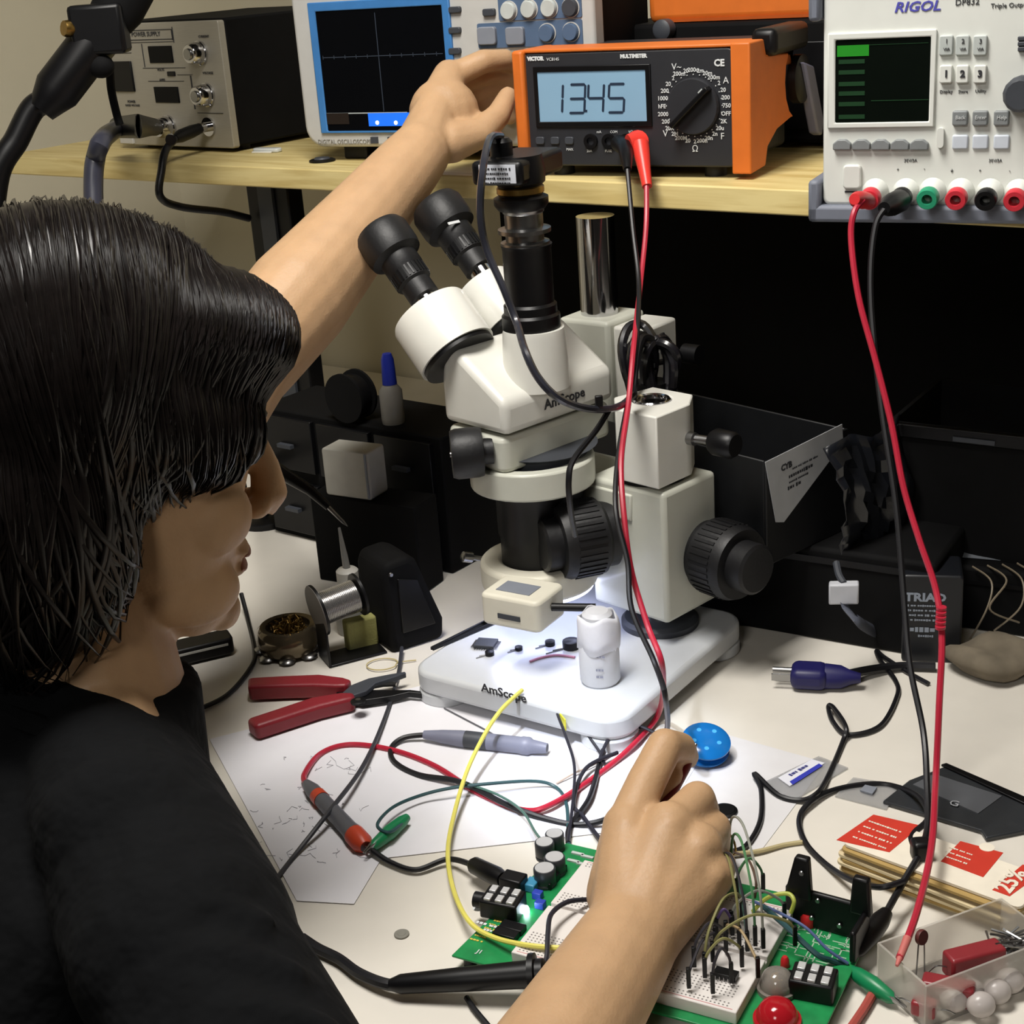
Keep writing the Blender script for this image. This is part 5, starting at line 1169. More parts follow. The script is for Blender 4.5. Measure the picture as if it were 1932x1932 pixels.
# multimeter leads with probes
sk = F3.onb(1212, 266, 0); zc3 = (F3.w(*sk)-CP).dot(FW)
REDL = mat('red_lead', '#ab2438', .35)
t, o = cable('red_test_lead', 'red test lead running from the orange multimeter down to its grey probe', [(1220, 345, zc3-.05), (1219, 430, zc3-.06), (1208, 540, zc3-.09), (1196, 650, 1.22), (1186, 760, 1.19), (1172, 870, 1.155), (1178, 980, 1.135), (1192, 1080, 1.13), (1222, 1180, 1.12), (1250, 1260, 1.11), (1243, 1345, .012), (1195, 1405, .006), (1130, 1460, g), (1040, 1518, .006), (985, 1528, g), (900, 1495, g), (820, 1445, g), (740, 1415, g), (660, 1405, g), (605, 1422, g), (574, 1462, .005), (580, 1482, .007)], .0023, REDL)
MB().tube([F3.w(sk.x, -.001, sk.z)-o, F3.w(sk.x, -.016, sk.z)-o, D(1203, 268, zc3-.028)-o, D(1186, 272, zc3-.03)-o], [.006, .0085, .0105, .0085], 16).build('plug', mat('red_plug', '#d83a30', .35), t)
rod(MB(), [(.0078, 0), (.0070, .3), (.0056, .6), (.0045, 1)], D(1208, 272, zc3-.032)-o, D(1221, 352, zc3-.05)-o).build('strain_relief', mat('red_plug', '#d83a30', .35), t)
PG = mat('probe_grey', '#5b5c62', .45)
a, b = P(578, 1478, .007), P(690, 1598, .007)
rod(MB(), [(.0035, 0), (.0058, .12), (.0062, .35), (.0066, .75), (.0074, .80), (.0074, .9), (.004, 1)], a-o, b-o).build('probe_body', PG, t)
d = (b-a); rod(MB(), [(.0064, 0), (.0066, 1)], a+d*.20-o, a+d*.28-o).build('probe_band', mat('probe_orange', '#c2452a', .4), t)
rod(MB(), [(.0078, 0), (.0078, .7), (.0045, 1)], a+d*.82-o, a+d*1.0-o).build('probe_collar', mat('probe_orange', '#c2452a', .4), t)
rod(MB(), [(.0012, 0), (.0008, 1)], b-o-d*.02, b+d*.06-o).build('probe_tip', STEEL, t)
t, o = cable('black_test_lead', 'black lead hanging beside the red one from the orange multimeter', [(1184, 320, zc3-.055), (1194, 430, zc3-.07), (1205, 530, zc3-.09), (1203, 620, 1.235), (1192, 720, 1.21), (1168, 850, 1.165), (1162, 960, 1.13), (1184, 1060, 1.12), (1192, 1150, 1.11), (1235, 1250, 1.10), (1256, 1320, 1.08), (1252, 1388, g), (1185, 1366, g), (1152, 1374, .006), (1134, 1430, g), (1112, 1505, .006), (1075, 1560, g), (1072, 1590, g)], .0021, BLKW)
sk2 = F3.onb(1180, 266, 0)
MB().tube([F3.w(sk2.x, -.001, sk2.z)-o, F3.w(sk2.x, -.014, sk2.z)-o, D(1181, 280, zc3-.03)-o, D(1182, 300, zc3-.045)-o, (0, 0, 0)], [.005, .0075, .0075, .0055, .0035], 14).build('plug', BLACK, t)
t, o = cable('black_probe_lead', 'black lead looping to the grey probe in front of the microscope base', [(1170, 1520, .02), (1145, 1545, .008), (1092, 1556, g), (1035, 1546, g), (960, 1520, .005), (870, 1476, .006), (790, 1462, g), (745, 1438, g), (738, 1412, g), (762, 1392, .005), (808, 1386, .007)], .0022, BLKW)
a, b = P(800, 1386, .007), P(1035, 1412, .007); d = b-a
rod(MB(), [(.0034, 0), (.0055, .15), (.0068, .3), (.0068, .78), (.0074, .80), (.0074, .85), (.0058, .87), (.0040, .99)], a-o, b-o).build('probe_body', mat('probe_lilac', '#777a8c', .45), t)
rod(MB(), [(.0046, 0), (.003, 1)], a+d*.87-o, a+d*.99-o).build('probe_collar', DGREY, t)
rod(MB(), [(.0070, 0), (.0070, 1)], a+d*.34-o, a+d*.52-o).build('probe_grip', DGREY, t)
# camera cable
CABK = BLKW
pl = CP+(CAMPLUG-CP)*MSC; zp = (pl-CP).dot(FW)
t, o = cable('camera_cable', 'dark cable arching from the microscope camera across its white head', [(945, 256, zp), (924, 262, zp-.03), (911, 320, zp-.065), (906, 400, zp-.06), (918, 470, zp-.05), (950, 545, zp-.05), (975, 610, zp-.05), (990, 660, 1.105), (1015, 712, 1.10), (1055, 752, 1.105), (1110, 771, 1.13), (1165, 768, 1.18), (1195, 745, 1.22)], .0030, mat('camera_wire', '#2a2b33', .3, coat=.4))
t, o = cable('light_cable', 'black cable hanging from the microscope head to the left focus knob', [(1150, 772, 1.165), (1125, 812, 1.15), (1082, 868, 1.13), (1073, 905, 1.125), (1076, 958, 1.14), (1085, 1010, 1.17)], .0024, BLKW)
q = pt((1130, 757, 1.14)); MB().cbox(q-o, .006, .004, .009).build('cable_tie', BLACK, t, bev=.0008)
rb = random.Random(12); c0 = D(1228, 705, 1.33)
t = thing('cable_bundle', 'dark bundle of folded cable tied up behind the microscope head', 'cable', c0)
bm_ = MB()
for i in range(7):
    w_ = rb.uniform(.012, .022); h_ = rb.uniform(.028, .045); off = Vector((rb.uniform(-.012, .012), rb.uniform(-.008, .008), rb.uniform(-.01, .006)))
    bm_.tube(spline([off+Vector((w_*cos(a)*(.6+.4*sin(a)), .010*sin(2*a+i), h_*sin(a))) for a in [j*PI/5 for j in range(11)]], 4), .0042, 8)
bm_.build('folded_cable', mat('bundle_dark', '#17161a', .3, coat=.3), t)
MB().lathe([(.015, -.005), (.0155, 0), (.015, .005)], (0, 0, -.012), EZ, 20).build('tie', BLACK, t)
MB().tube(spline([(-.01, 0, -.04), D(1195, 745, 1.26)-c0, D(1210, 640, 1.30)-c0, D(1255, 655, 1.32)-c0, (0.01, 0, .035)]), .0034, 8).build('loose_end', BLKW, t)
# power-supply leads
T0, T1 = TERM['r0'], TERM['k0']; z0_, z1_ = (T0-CP).dot(FW), (T1-CP).dot(FW)
t, o = cable('red_supply_lead', 'red lead hanging from the pale power supply down to the clear parts box', [(1628, 378, z0_-.03), (1612, 400, z0_-.035), (1606, 450, z0_-.035), (1620, 560, z0_-.04), (1652, 680, z0_-.045), (1682, 800, z0_-.05), (1705, 920, z0_-.055), (1735, 1020, z0_-.065), (1765, 1110, z0_-.075), (1777, 1200, z0_-.09), (1772, 1330, z0_-.10), (1765, 1480, z0_-.11), (1757, 1600, .045), (1730, 1720, .036), (1697, 1808, .033)], .0023, REDL)
rod(MB(), [(.0058, 0), (.0066, .4), (.006, .8), (.004, 1)], T0-o, D(1612, 376, z0_-.035)-o).build('banana_plug', REDP, t)
rod(MB(), [(.0026, 0), (.0022, .6), (.001, 1)], pt((1712, 1770, .036))-o, pt((1692, 1822, .032))-o).build('tip_sleeve', mat('red_pale', '#c06a64', .5), t)
for k_ in range(5): q = pt((1776-.5*k_, 1150+k_*9, z0_-.084-.0016*k_)); MB().lathe([(.0036, 0), (.0036, .002)], q-o, EZ, 12).build('winding', REDL, t)
t, o = cable('black_supply_lead', 'black lead hanging from the pale power supply to a black clip at the trainer board', [(1668, 395, z1_-.03), (1652, 425, z1_-.03), (1643, 500, z1_-.03), (1645, 600, z1_-.03), (1662, 760, z1_-.03), (1690, 950, z1_-.03), (1704, 1110, z1_-.03), (1716, 1250, z1_-.035), (1742, 1380, .060), (1749, 1480, .040), (1750, 1560, .030), (1735, 1610, .028), (1702, 1668, .020), (1672, 1722, .016)], .0023, BLKW)
rod(MB(), [(.0085, 0), (.0085, .5), (.0075, .7), (.0045, 1)], T1-o, D(1668, 393, z1_-.03)-o).build('banana_plug', BLACK, t)
q = pt((1738, 1602, .030)); MB().cbox(q-o, .013, .012, .014).build('splice_block', BLACK, t, bev=.003, seg=3)
a, b = pt((1672, 1722, .016)), pt((1612, 1802, .014))
cl = rod(MB(), [(.0042, 0), (.0062, .2), (.0066, .5), (.0045, .9), (.002, 1)], a-o, b-o).build('clip_sleeve', BLACK, t); MB().cyl(b-o, b-o+(b-a)*.10, .0016, .0006).build('clip_jaw', STEEL, cl)
t, o = cable('black_loop_cable', 'thin black cable lying in a big loop around the antistatic bag and cards', [(1735, 1615, .024), (1718, 1580, .022), (1750, 1545, .022), (1735, 1505, .012), (1690, 1484, g), (1640, 1479, g), (1575, 1490, g), (1530, 1512, .005), (1508, 1545, g), (1520, 1590, g), (1560, 1632, g), (1610, 1662, .012), (1660, 1674, .022), (1705, 1662, .024)], .0021, BLKW)
t, o = cable('black_bench_cable', 'black cable with a small loop winding over the bench to the right hand', [(1752, 1290, g), (1712, 1268, g), (1668, 1240, g), (1654, 1228, g), (1660, 1245, g), (1690, 1285, g), (1692, 1315, g), (1660, 1370, g), (1600, 1386, g), (1572, 1362, g), (1563, 1334, .005), (1572, 1335, .008), (1596, 1372, .009), (1590, 1400, g), (1560, 1470, g), (1540, 1498, .007), (1510, 1510, g), (1468, 1500, g), (1424, 1460, .005), (1436, 1490, g), (1434, 1550, g), (1405, 1598, g), (1368, 1608, g)], .0020, BLKW)
# thin grey cable behind the stripper
cable('thin_grey_cable', 'thin dark grey cable crossing the paper beside the red-handled pliers', [(758, 1222, .006), (750, 1278, g), (722, 1365, .004), (682, 1450, .008), (622, 1530, .012), (556, 1614, g), (520, 1660, g)], .0018, mat('dark_grey_wire', '#34353b', .45))
cable('black_side_cable', 'black cable curving round the brass tip cleaner at the man\'s chest', [(455, 1120, .02), (468, 1170, g), (480, 1225, g), (474, 1258, g), (430, 1310, g), (370, 1340, g), (330, 1352, g)], .0022, BLKW)
cable('yellow_wire', 'yellow wire arching from the microscope base down to the trainer board', [(985, 1302, .035), (945, 1340, .034), (912, 1390, .026), (880, 1458, .018), (856, 1540, .010), (845, 1610, .010), (856, 1680, .010), (885, 1738, .014), (930, 1768, .016), (1000, 1784, .022), (1090, 1790, .022)], .0017, YELW)
# green crocodile clip lead
CLG = mat('clip_green', '#157a4c', .35)
def croc(t, o, a, b, m, nm='clip_boot'):
    k = rod(MB(), [(.0030, 0), (.0046, .15), (.0056, .5), (.0040, .9), (.002, 1)], a-o, b-o).build(nm, m, t)
    d = (b-a).normalized(); s = Vector((-d.y, d.x, 0))
    for e in (-1, 1): MB().hull([b-o+s*e*.0004-d*.004, b-o+s*e*.0024-d*.004, b-o+s*e*.0024-d*.004+EZ*.003, b-o+s*e*.0004-d*.004+EZ*.003], [b-o+s*e*.0004+d*.008, b-o+s*e*.0010+d*.008, b-o+s*e*.0010+d*.008+EZ*.0012, b-o+s*e*.0004+d*.008+EZ*.0012]).build('clip_jaw', STEEL, k)
t, o = cable('green_clip_lead', 'green crocodile clip lead biting the tip of the red-banded probe', [(768, 1545, .007), (735, 1570, .012), (712, 1556, .012), (740, 1524, .010), (790, 1502, .008), (850, 1487, .010), (930, 1478, .010), (1010, 1474, .007), (1050, 1486, g), (1068, 1515, g), (1072, 1570, g), (1074, 1600, g)], .0013, mat('teal_wire', '#25484c', .45))
croc(t, o, P(768, 1542, .007), P(700, 1600, .007), CLG)
t, o = cable('power_jack_lead', 'black lead from the green crocodile clip to the power jack of the trainer board', [(700, 1602, .006), (735, 1626, .004), (785, 1641, .004), (845, 1621, .006), (892, 1632, .012)], .0020, BLKW)
rod(MB(), [(.0040, 0), (.0060, .1), (.0066, .8), (.0050, 1)], P(890, 1630, .012)-o, PJ-o).build('barrel_plug', BLACK, t)
t, o = cable('green_clip_lead', 'green crocodile clip lead beside the clear box at the right of the trainer board', [(1608, 1828, .008), (1590, 1820, .010), (1568, 1812, .014), (1540, 1800, .020), (1480, 1745, .030), (1440, 1710, .032)], .0018, mat('teal_wire', '#2f5a5c', .45))
croc(t, o, P(1606, 1830, .008), P(1688, 1888, .006), CLG)
cable('red_wire', 'short red wire end leaving the picture at the bottom beside the green clip', [(1650, 1868, .004), (1632, 1900, .004), (1605, 1940, .004), (1570, 1990, .004)], .0028, mat('red_dull', '#a34a42', .5), 'wire')
# thin black hook-up wires by the light spot
HW = mat('hookup_black', '#20202a', .45); HG = mat('hookup_green', '#4a6a60', .45)
cable('hookup_wire', 'thin black wire bent in a tall arch before the microscope base corner', [(1072, 1588, .004), (1082, 1500, .010), (1083, 1440, .016), (1066, 1385, .022), (1050, 1340, .026), (1058, 1328, .026), (1082, 1345, .020), (1108, 1385, .012), (1132, 1420, .006), (1140, 1440, .004)], .0012, HW, 'wire')
cable('hookup_wire', 'thin black wire kinked up beside the microscope base corner and hand', [(1130, 1440, .004), (1140, 1410, .010), (1164, 1368, .016), (1190, 1364, .014), (1240, 1384, .008), (1262, 1392, .006)], .0014, HW, 'wire')
cable('hookup_wire', 'thin green-grey wire running from the lead crossing to the capacitors', [(880, 1478, .008), (940, 1500, .010), (985, 1530, .012), (1010, 1570, .014), (1026, 1590, .020)], .0010, HG, 'wire')
cable('hookup_wire', 'thin pale wire curling on the bright paper left of the hand', [(1050, 1478, .002), (1085, 1458, .004), (1130, 1438, .003), (1160, 1420, .002)], .0008, mat('hookup_pale', '#b9a89a', .5), 'wire')
cable('hookup_wire', 'hair-thin grey wire end trailing over the paper from the pliers', [(838, 1336, .002), (880, 1358, .002), (925, 1382, .002), (950, 1400, .002)], .0006, GREYW, 'wire')
cable('hookup_wire', 'black wire crossing under the hand toward the capacitors', [(1150, 1600, .010), (1128, 1578, .006), (1100, 1540, .005), (1082, 1515, .006), (1105, 1450, .008), (1165, 1420, .006)], .0016, HW, 'wire')
q = P(1062, 1362, .022); t = thing('yellow_flag', 'little yellow tape flag on the arched black wire', 'tape', q)
MB().obox((0, 0, 0), Vector((.3, -.95, 0)), Vector((.95, .3, 0)), EZ, .012, .0012, .010).build('tape', mat('tape_yellow', '#d8d23a', .5), t, bev=.0003)
cable('hookup_wire', 'black wire bending down on the white breadboard left of the hand', [(1110, 1697, .024), (1070, 1702, .030), (1040, 1725, .032), (1034, 1760, .030), (1032, 1800, .026), (1028, 1822, .022)], .0016, HW, 'wire')
t, o = cable('scope_probe', 'black oscilloscope probe lying along the near edge of the trainer board', [(1005, 1838, .018), (960, 1846, .014), (880, 1856, .010), (800, 1860, .009), (735, 1858, .008), (680, 1838, .006), (640, 1810, .005), (600, 1790, .005), (570, 1770, .006)], .0036, BLKW)
a, b = P(735, 1858, .009), P(1000, 1838, .019)
rod(MB(), [(.0035, 0), (.0060, .08), (.0075, .55), (.0080, .8), (.0085, 1)], a-o, b-o).build('probe_body', BLACK, t)
d = (b-a).normalized(); rod(MB(), [(.0125, 0), (.0125, .3), (.009, .35), (.009, .7), (.0045, 1)], b-o, b-o+d*.012).build('probe_collar', BLACK, t)
MB().tube([b-o+d*.010, P(1031, 1822, .024)-o], [.003, .0018], 8).build('probe_hook', BLACK, t)
cable('black_wire_end', 'short black wire end lying at the bottom below the scope probe', [(880, 1882, .003), (896, 1905, .003), (925, 1940, .002)], .0018, BLKW, 'wire')
cable('hookup_wire', 'tan lead with flat end lying from the hand toward the card stack', [(1372, 1612, .004), (1430, 1606, .003), (1480, 1594, .002), (1520, 1588, .002)], .0016, mat('tan_wire', '#b3a67c', .6), 'wire')
t, o = cable('hookup_wire', 'green-grey wires dropping from the fingers into the breadboard', [(1370, 1600, .03), (1390, 1640, .035), (1400, 1700, .035), (1412, 1780, .026)], .0009, HG, 'wire')
t, o = cable('hookup_wire', 'brown wire arching from the black cable end to the board edge', [(1378, 1606, .006), (1410, 1620, .030), (1426, 1660, .030), (1424, 1694, .018)], .0009, mat('brown_wire', '#5a4436', .5), 'wire')
t, o = cable('yellow_green_wire', 'yellow-green wire arching over the board beside the black bracket', [(1420, 1720, .020), (1448, 1694, .030), (1485, 1686, .034), (1498, 1700, .032), (1492, 1722, .024)], .0014, mat('yellow_green_wire', '#a8b04a', .5), 'wire')
t, o = cable('blue_wire', 'blue-grey wire running over the right side of the trainer board', [(1420, 1700, .026), (1470, 1722, .030), (1520, 1750, .028), (1560, 1790, .020), (1600, 1818, .012)], .0010, mat('blue_grey_wire', '#4d5b86', .5), 'wire')
# curl of gold lead ends at the little finger
q = D(1352, 1565, 1.02); t = thing('gold_leads', 'little curl of gold component leads held behind the little finger', 'wire', q)
gm = MB()
for i in range(4): gm.tube(spline([Vector((.006*cos(a+i)+.002*i, .004*sin(a*1.3), .009*sin(a)-.004*i)) for a in [j*.9 for j in range(7)]], 4), .0008, 6)
gm.build('lead_wire', BRASS, t)
# ------------------------------------------------------------------ the man at the bench
th_, ph_ = rad(18), rad(12)
f0 = Vector((cos(th_), sin(th_), 0)); l0 = Vector((-f0.y, f0.x, 0))
hf = f0*cos(ph_)-EZ*sin(ph_); hu = f0*sin(ph_)+EZ*cos(ph_)
Hc = D(537, 950, .98)-hf*.115+hu*.03
HM = Matrix((hf, l0, hu)).transposed()
def H(x, y, z): return Hc+hf*x+l0*y+hu*z
NB = D(185, 1300, .95)
def remesh(mb, name, m, parent, vox, smooth=6, fac=.5):
    o = mb.build(name, m, None, smooth=False)
    r = o.modifiers.new('r', 'REMESH'); r.mode = 'VOXEL'; r.voxel_size = vox; r.use_smooth_shade = True
    s = o.modifiers.new('s', 'SMOOTH'); s.factor = fac; s.iterations = smooth
    dg = bpy.context.evaluated_depsgraph_get(); me = bpy.data.meshes.new_from_object(o.evaluated_get(dg)); me.name = name
    old = o.data; o.modifiers.clear(); o.data = me; bpy.data.meshes.remove(old)
    if not me.materials: me.materials.append(m)
    me.shade_smooth()
    if parent is not None: o.parent = parent
    return o
LS, LE, LW = NB+l0*.155-f0*.010-EZ*.02, D(455, 690, 1.245), D(792, 288, 1.395)
RS, RE, RW = D(352, 1800, .80), D(735, 2500, .665), D(1195, 1760, .905)
SPN = [(NB+f0*.0, .055, .052), (NB-EZ*.035-f0*.012, .10, .068), (NB-EZ*.075-f0*.035, .150, .066), (NB-EZ*.13-f0*.075, .165, .078), (NB-EZ*.19-f0*.115, .160, .092), (NB-EZ*.28-f0*.17, .150, .105), (NB-EZ*.38-f0*.21, .155, .112), (NB-EZ*.44-f0*.22, .165, .12)]
def torso(mb, grow=0.0, start=0):
    rows = []; n = 32; vs = []; fs = []
    S = SPN[start:]
    for i, (c, w_, d_) in enumerate(S):
        t_ = (S[min(i+1, len(S)-1)][0]-S[max(i-1, 0)][0]).normalized(); dv = l0.cross(t_).normalized()
        for k in range(n):
            a = 2*PI*k/n; vs.append(c+l0*cos(a)*(w_+grow)+dv*sin(a)*(d_+grow))
    for i in range(len(S)-1):
        for k in range(n): A = i*n+k; B = i*n+(k+1)%n; fs.append((A, B, B+n, A+n))
    fs.append(tuple(range(n-1, -1, -1))); fs.append(tuple(range((len(S)-1)*n, len(S)*n)))
    mb.add(vs, fs)
def cap(mb, a, b, ra, rb, n=14):                    # tapered limb with round ends
    a, b = Vector(a), Vector(b); mb.tube([a, a.lerp(b, .5), b], [ra, (ra+rb)/2, rb], n); mb.ell(a, ra, ra, ra, nu=14, nv=8); mb.ell(b, rb, rb, rb, nu=14, nv=8)
B = MB()
torso(B)
# head
B.ell(H(-.012, 0, .045), .094, .074, .088, HM, 28, 18)
secs = [(.045, .090, -.03, .068), (.022, .090, -.03, .068), (0, .088, -.03, .067), (-.03, .085, -.03, .063), (-.058, .085, -.02, .058), (-.082, .084, .0, .048), (-.102, .083, .02, .034), (-.115, .074, .035, .020)]
vs, fs, n = [], [], 28
for z, xf, xb, w_ in secs:
    for k in range(n):
        a = 2*PI*k/n; cx, rx = (xf+xb)/2, (xf-xb)/2; ca, sa = cos(a), sin(a)
        vs.append(H(cx+rx*math.copysign(abs(ca)**.85, ca), w_*math.copysign(abs(sa)**.9, sa), z))
for i in range(len(secs)-1):
    for k in range(n): A = i*n+k; C_ = i*n+(k+1)%n; fs.append((A, C_, C_+n, A+n))
fs.append(tuple(range(n-1, -1, -1))); fs.append(tuple(range((len(secs)-1)*n, len(secs)*n)))
B.add(vs, fs)
B.tube([H(.080, 0, .030), H(.090, 0, .014), H(.100, 0, -.006), H(.1045, 0, -.022), H(.100, 0, -.034)], [.007, .0085, .0100, .0125, .0095], 14)
B.ell(H(.104, 0, -.024), .0115, .0110, .0105)
for s in (-1, 1):
    B.ell(H(.094, s*.011, -.030), .010, .0070, .0075)
    B.ell(H(.080, s*.027, .032), .011, .022, .008, HM); B.ell(H(.060, s*.044, -.025), .026, .020, .026, HM)
    B.ell(H(-.005, s*.074, -.002), .018, .008, .031, HM)
    B.ell(H(.050, s*.036, -.075), .034, .018, .026, HM)
B.ell(H(.0865, 0, -.0585), .0075, .021, .0055, HM); B.ell(H(.0850, 0, -.0715), .0075, .019, .0060, HM); B.ell(H(.078, 0, -.102), .014, .020, .015, HM); B.ell(H(.080, 0, -.048), .010, .022, .012, HM)
cap(B, H(-.028, 0, -.055), NB-EZ*.01, .054, .055, 20); B.tube([H(.02, 0, -.085), NB+f0*.016-EZ*.005], [.028, .032], 14)
for s in (-1, 1): cap(B, NB+l0*s*.03+EZ*.000, NB+l0*s*.11-EZ*.04+f0*.01, .030, .036)
# left arm reaching to the multimeter
cap(B, LS, LE, .047, .042, 20); m1 = LE.lerp(LW, .30)
B.tube(spline([LE, m1, LE.lerp(LW, .65), LW], 5), [.042+(.046-.042)*min(1, i/5) if i <= 5 else .046-(.046-.0285)*(i-5)/10 for i in range(16)], 20); B.ell(LW, .0285, .0285, .0285)
def chain(mb, pts, rr):
    Q = [D(*p) for p in pts]
    for a, b, ra, rb in zip(Q, Q[1:], rr, rr[1:]): cap(mb, a, b, ra, rb, 12)
LK = [(848, 145, 1.445), (846, 160, 1.463), (858, 184, 1.477), (872, 214, 1.485)]
for k_, r_ in zip(LK, (.0165, .0165, .0155, .0145)): cap(B, LW, D(*k_), .0265, r_, 14)
B.ell(D(838, 215, 1.435), .034, .030, .034)
chain(B, [LK[0], (912, 116, 1.450), (952, 112, 1.465), (982, 126, 1.485)], (.0125, .0115, .0100, .0085))
chain(B, [LK[1], (925, 134, 1.480), (962, 142, 1.497), (984, 158, 1.507)], (.0125, .0118, .0102, .0085))
chain(B, [LK[2], (928, 160, 1.497), (962, 174, 1.510), (976, 192, 1.515)], (.0120, .0110, .0095, .0082))
chain(B, [LK[3], (925, 190, 1.505), (950, 206, 1.513), (962, 222, 1.515)], (.0108, .0095, .0085, .0075))
chain(B, [(850, 268, 1.410), (905, 252, 1.420), (940, 218, 1.435), (958, 182, 1.447)], (.020, .0145, .0120, .0095))
# right arm and hand at the board
cap(B, RS, RE, .046, .040, 20)
B.tube(spline([RE, RE.lerp(RW, .3), RE.lerp(RW, .65), RW], 5), [.040+.001*min(1, i/5) if i <= 5 else .041-(.041-.0290)*(i-5)/10 for i in range(16)], 20); B.ell(RW, .030, .029, .028)
RK = [(1182, 1562, .950), (1262, 1560, .942), (1318, 1598, .938), (1340, 1652, .933)]
for k_, r_ in zip(RK, (.0160, .0165, .0160, .0150)): cap(B, RW, D(*k_), .0290, r_, 14)
B.ell(D(1230, 1660, .935), .040, .036, .026)
for q_ in RK: B.ell(D(q_[0], q_[1], q_[2]-.009), .0105, .0105, .0095)
chain(B, [RK[0], (1218, 1478, .972), (1254, 1408, .990)], (.0142, .0130, .0122)); chain(B, [(1254, 1408, .990), (1284, 1410, 1.012), (1296, 1428, 1.034)], (.0122, .0105, .0086))
chain(B, [RK[1], (1316, 1508, .970), (1328, 1530, .998), (1300, 1552, 1.010)], (.0128, .0122, .0108, .0092))
chain(B, [RK[2], (1348, 1562, .970), (1350, 1598, .990), (1318, 1610, .998)], (.0132, .0112, .0100, .0088))
chain(B, [RK[3], (1362, 1630, .962), (1358, 1664, .978), (1334, 1672, .984)], (.0120, .0098, .0088, .0078))
chain(B, [(1165, 1690, .935), (1172, 1590, .980), (1212, 1500, 1.005), (1262, 1462, 1.012)], (.0200, .0150, .0125, .0100))
# seated legs under the bench
PC = SPN[-1][0]; FLZ = -.75
LEG = []
for s in (-1, 1):
    hip = PC+l0*s*.09-EZ*.01; kn = hip+f0*.40+l0*s*.03-EZ*.0; kn.z = -.25; an = kn-EZ*(kn.z-FLZ-.10)-f0*.02; LEG.append((hip, kn, an))
    cap(B, hip, kn, .078, .055, 18); cap(B, kn, an, .054, .036, 18); cap(B, an, an+f0*.14-EZ*.055, .034, .026)
root = remesh(B, 'person', SKIN, None, .0023, 6, .5)
tag(root, 'dark-haired person in a black T-shirt leaning over the bench, one hand at the multimeter', 'person')
# eyes, brows, lips, nails
EYW = mat('eye_white', '#d8d2c8', .2, coat=.5); IRIS = mat('dark_iris', '#1c120c', .15)
LIP = mat('lip_skin', '#9a6c5c', .45, var=.08)
for s in (-1, 1):
    e = MB().ell(H(.0655, s*.031, .013), .0112, .0112, .0112).build('eye', EYW, root); MB().ell(H(.0745, s*.0315, .011), .0036, .0050, .0050).build('iris', IRIS, e)
    MB().tube([H(.090, s*.012, .030), H(.0905, s*.026, .036), H(.080, s*.046, .032)], [.0015, .0030, .0012], 8).build('eyebrow', HAIRM, root)
lp = MB(); lp.ell(H(.0895, 0, -.0600), .0052, .0180, .0036, HM); lp.ell(H(.0880, 0, -.0702), .0055, .0165, .0042, HM); lp.build('lips', LIP, root)
# T-shirt
S = MB(); SPN.insert(0, (NB-EZ*.004-f0*.010, .052, .044)); torso(S, .012, 0)
for s in (-1, 1): cap(S, NB+l0*s*(.030 if s < 0 else .060)-EZ*(.016 if s < 0 else .030)-f0*.012, NB+l0*s*.125-EZ*.035, .042, .052, 18)
S.ell(NB-f0*.045+EZ*.004, .045, .06, .035, Matrix((f0, l0, EZ)).transposed(), 20, 12)
S.ell(NB-EZ*.045-f0*.022, .060, .085, .042, Matrix((f0, l0, EZ)).transposed(), 24, 12)
for s_, A_, E_ in ((1, LS, LE), (-1, RS, RE)):
    S.ell(A_+EZ*.0, .061, .061, .061, nu=20, nv=12); cap(S, NB+l0*s_*.07-EZ*.045, A_, .058, .062, 18)
    e_ = A_.lerp(E_, .62 if s_ > 0 else .80); S.tube([A_, A_.lerp(e_, .5), e_], ([.057, .057, .055] if s_ < 0 else [.060, .061, .060]), 22)
rb = random.Random(3)
for i in range(7):                                  # soft folds over the back and the shoulder
    u = i/6; a = RS+(-f0*.02+EZ*.030)+l0*.02*i; b = a-EZ*(.12+.02*i)-f0*(.03+.01*i)+l0*rb.uniform(-.02, .02)
    S.tube(spline([a, a.lerp(b, .4)+f0*.012-l0*.01, b], 5), .010, 8)
for i in range(4):
    a = RS.lerp(RE, .12+.16*i)+EZ*.052; S.tube(spline([a-f0*.03+l0*.03, a+EZ*.004, a+f0*.035-l0*.02-EZ*.012], 5), .009, 8)
vd = (CP-RS).normalized(); ax_ = (RE-RS).normalized(); sd = vd.cross(ax_).normalized()
for t_, w0, w1, dt in ((.02, -.045, .05, .05), (.12, -.05, .03, .07), (.22, -.03, .05, .06), (.33, -.05, .02, .08), (.45, -.04, .045, .05)):
    L_ = []
    for k in range(9):
        u = k/8; wv = w0+(w1-w0)*u; c = RS+ax_*((t_+dt*u)*.30)+sd*wv; L_.append(c+vd*(max(.0, .056**2-wv*wv)**.5-.005+.003*sin(PI*u)))
    S.tube(L_, [.003+.009*sin(PI*k/8) for k in range(9)], 8)
for dz, w0 in ((.0, .0), (.03, .012), (.065, .02)):     # pulls from the neck to the near shoulder
    a = NB-l0*.05-EZ*(.02+dz)-f0*.05; b = RS+vd*.052-ax_*.01+sd*(-.01+w0); S.tube(spline([a, a.lerp(b, .5)+vd*.012, b], 5), [.004+.008*sin(PI*k/10) for k in range(11)], 8)
remesh(S, 't_shirt', SHIRT, root, .0042, 5, .5)
col_ = MB(); cc = NB+EZ*.000-f0*.008
col_.tube([cc+(f0*cos(a)*.062+l0*sin(a)*.066)-EZ*.024*cos(a) for a in [2*PI*k/28 for k in range(29)]], .0075, 8); col_.build('collar', SHIRT, root)
TR = MB(); 
for hip, kn, an in LEG: cap(TR, hip, kn, .092, .068, 20); TR.tube([kn, kn.lerp(an, .5), an-EZ*.02], [.068, .060, .056], 20); TR.ell(kn, .068, .068, .068)
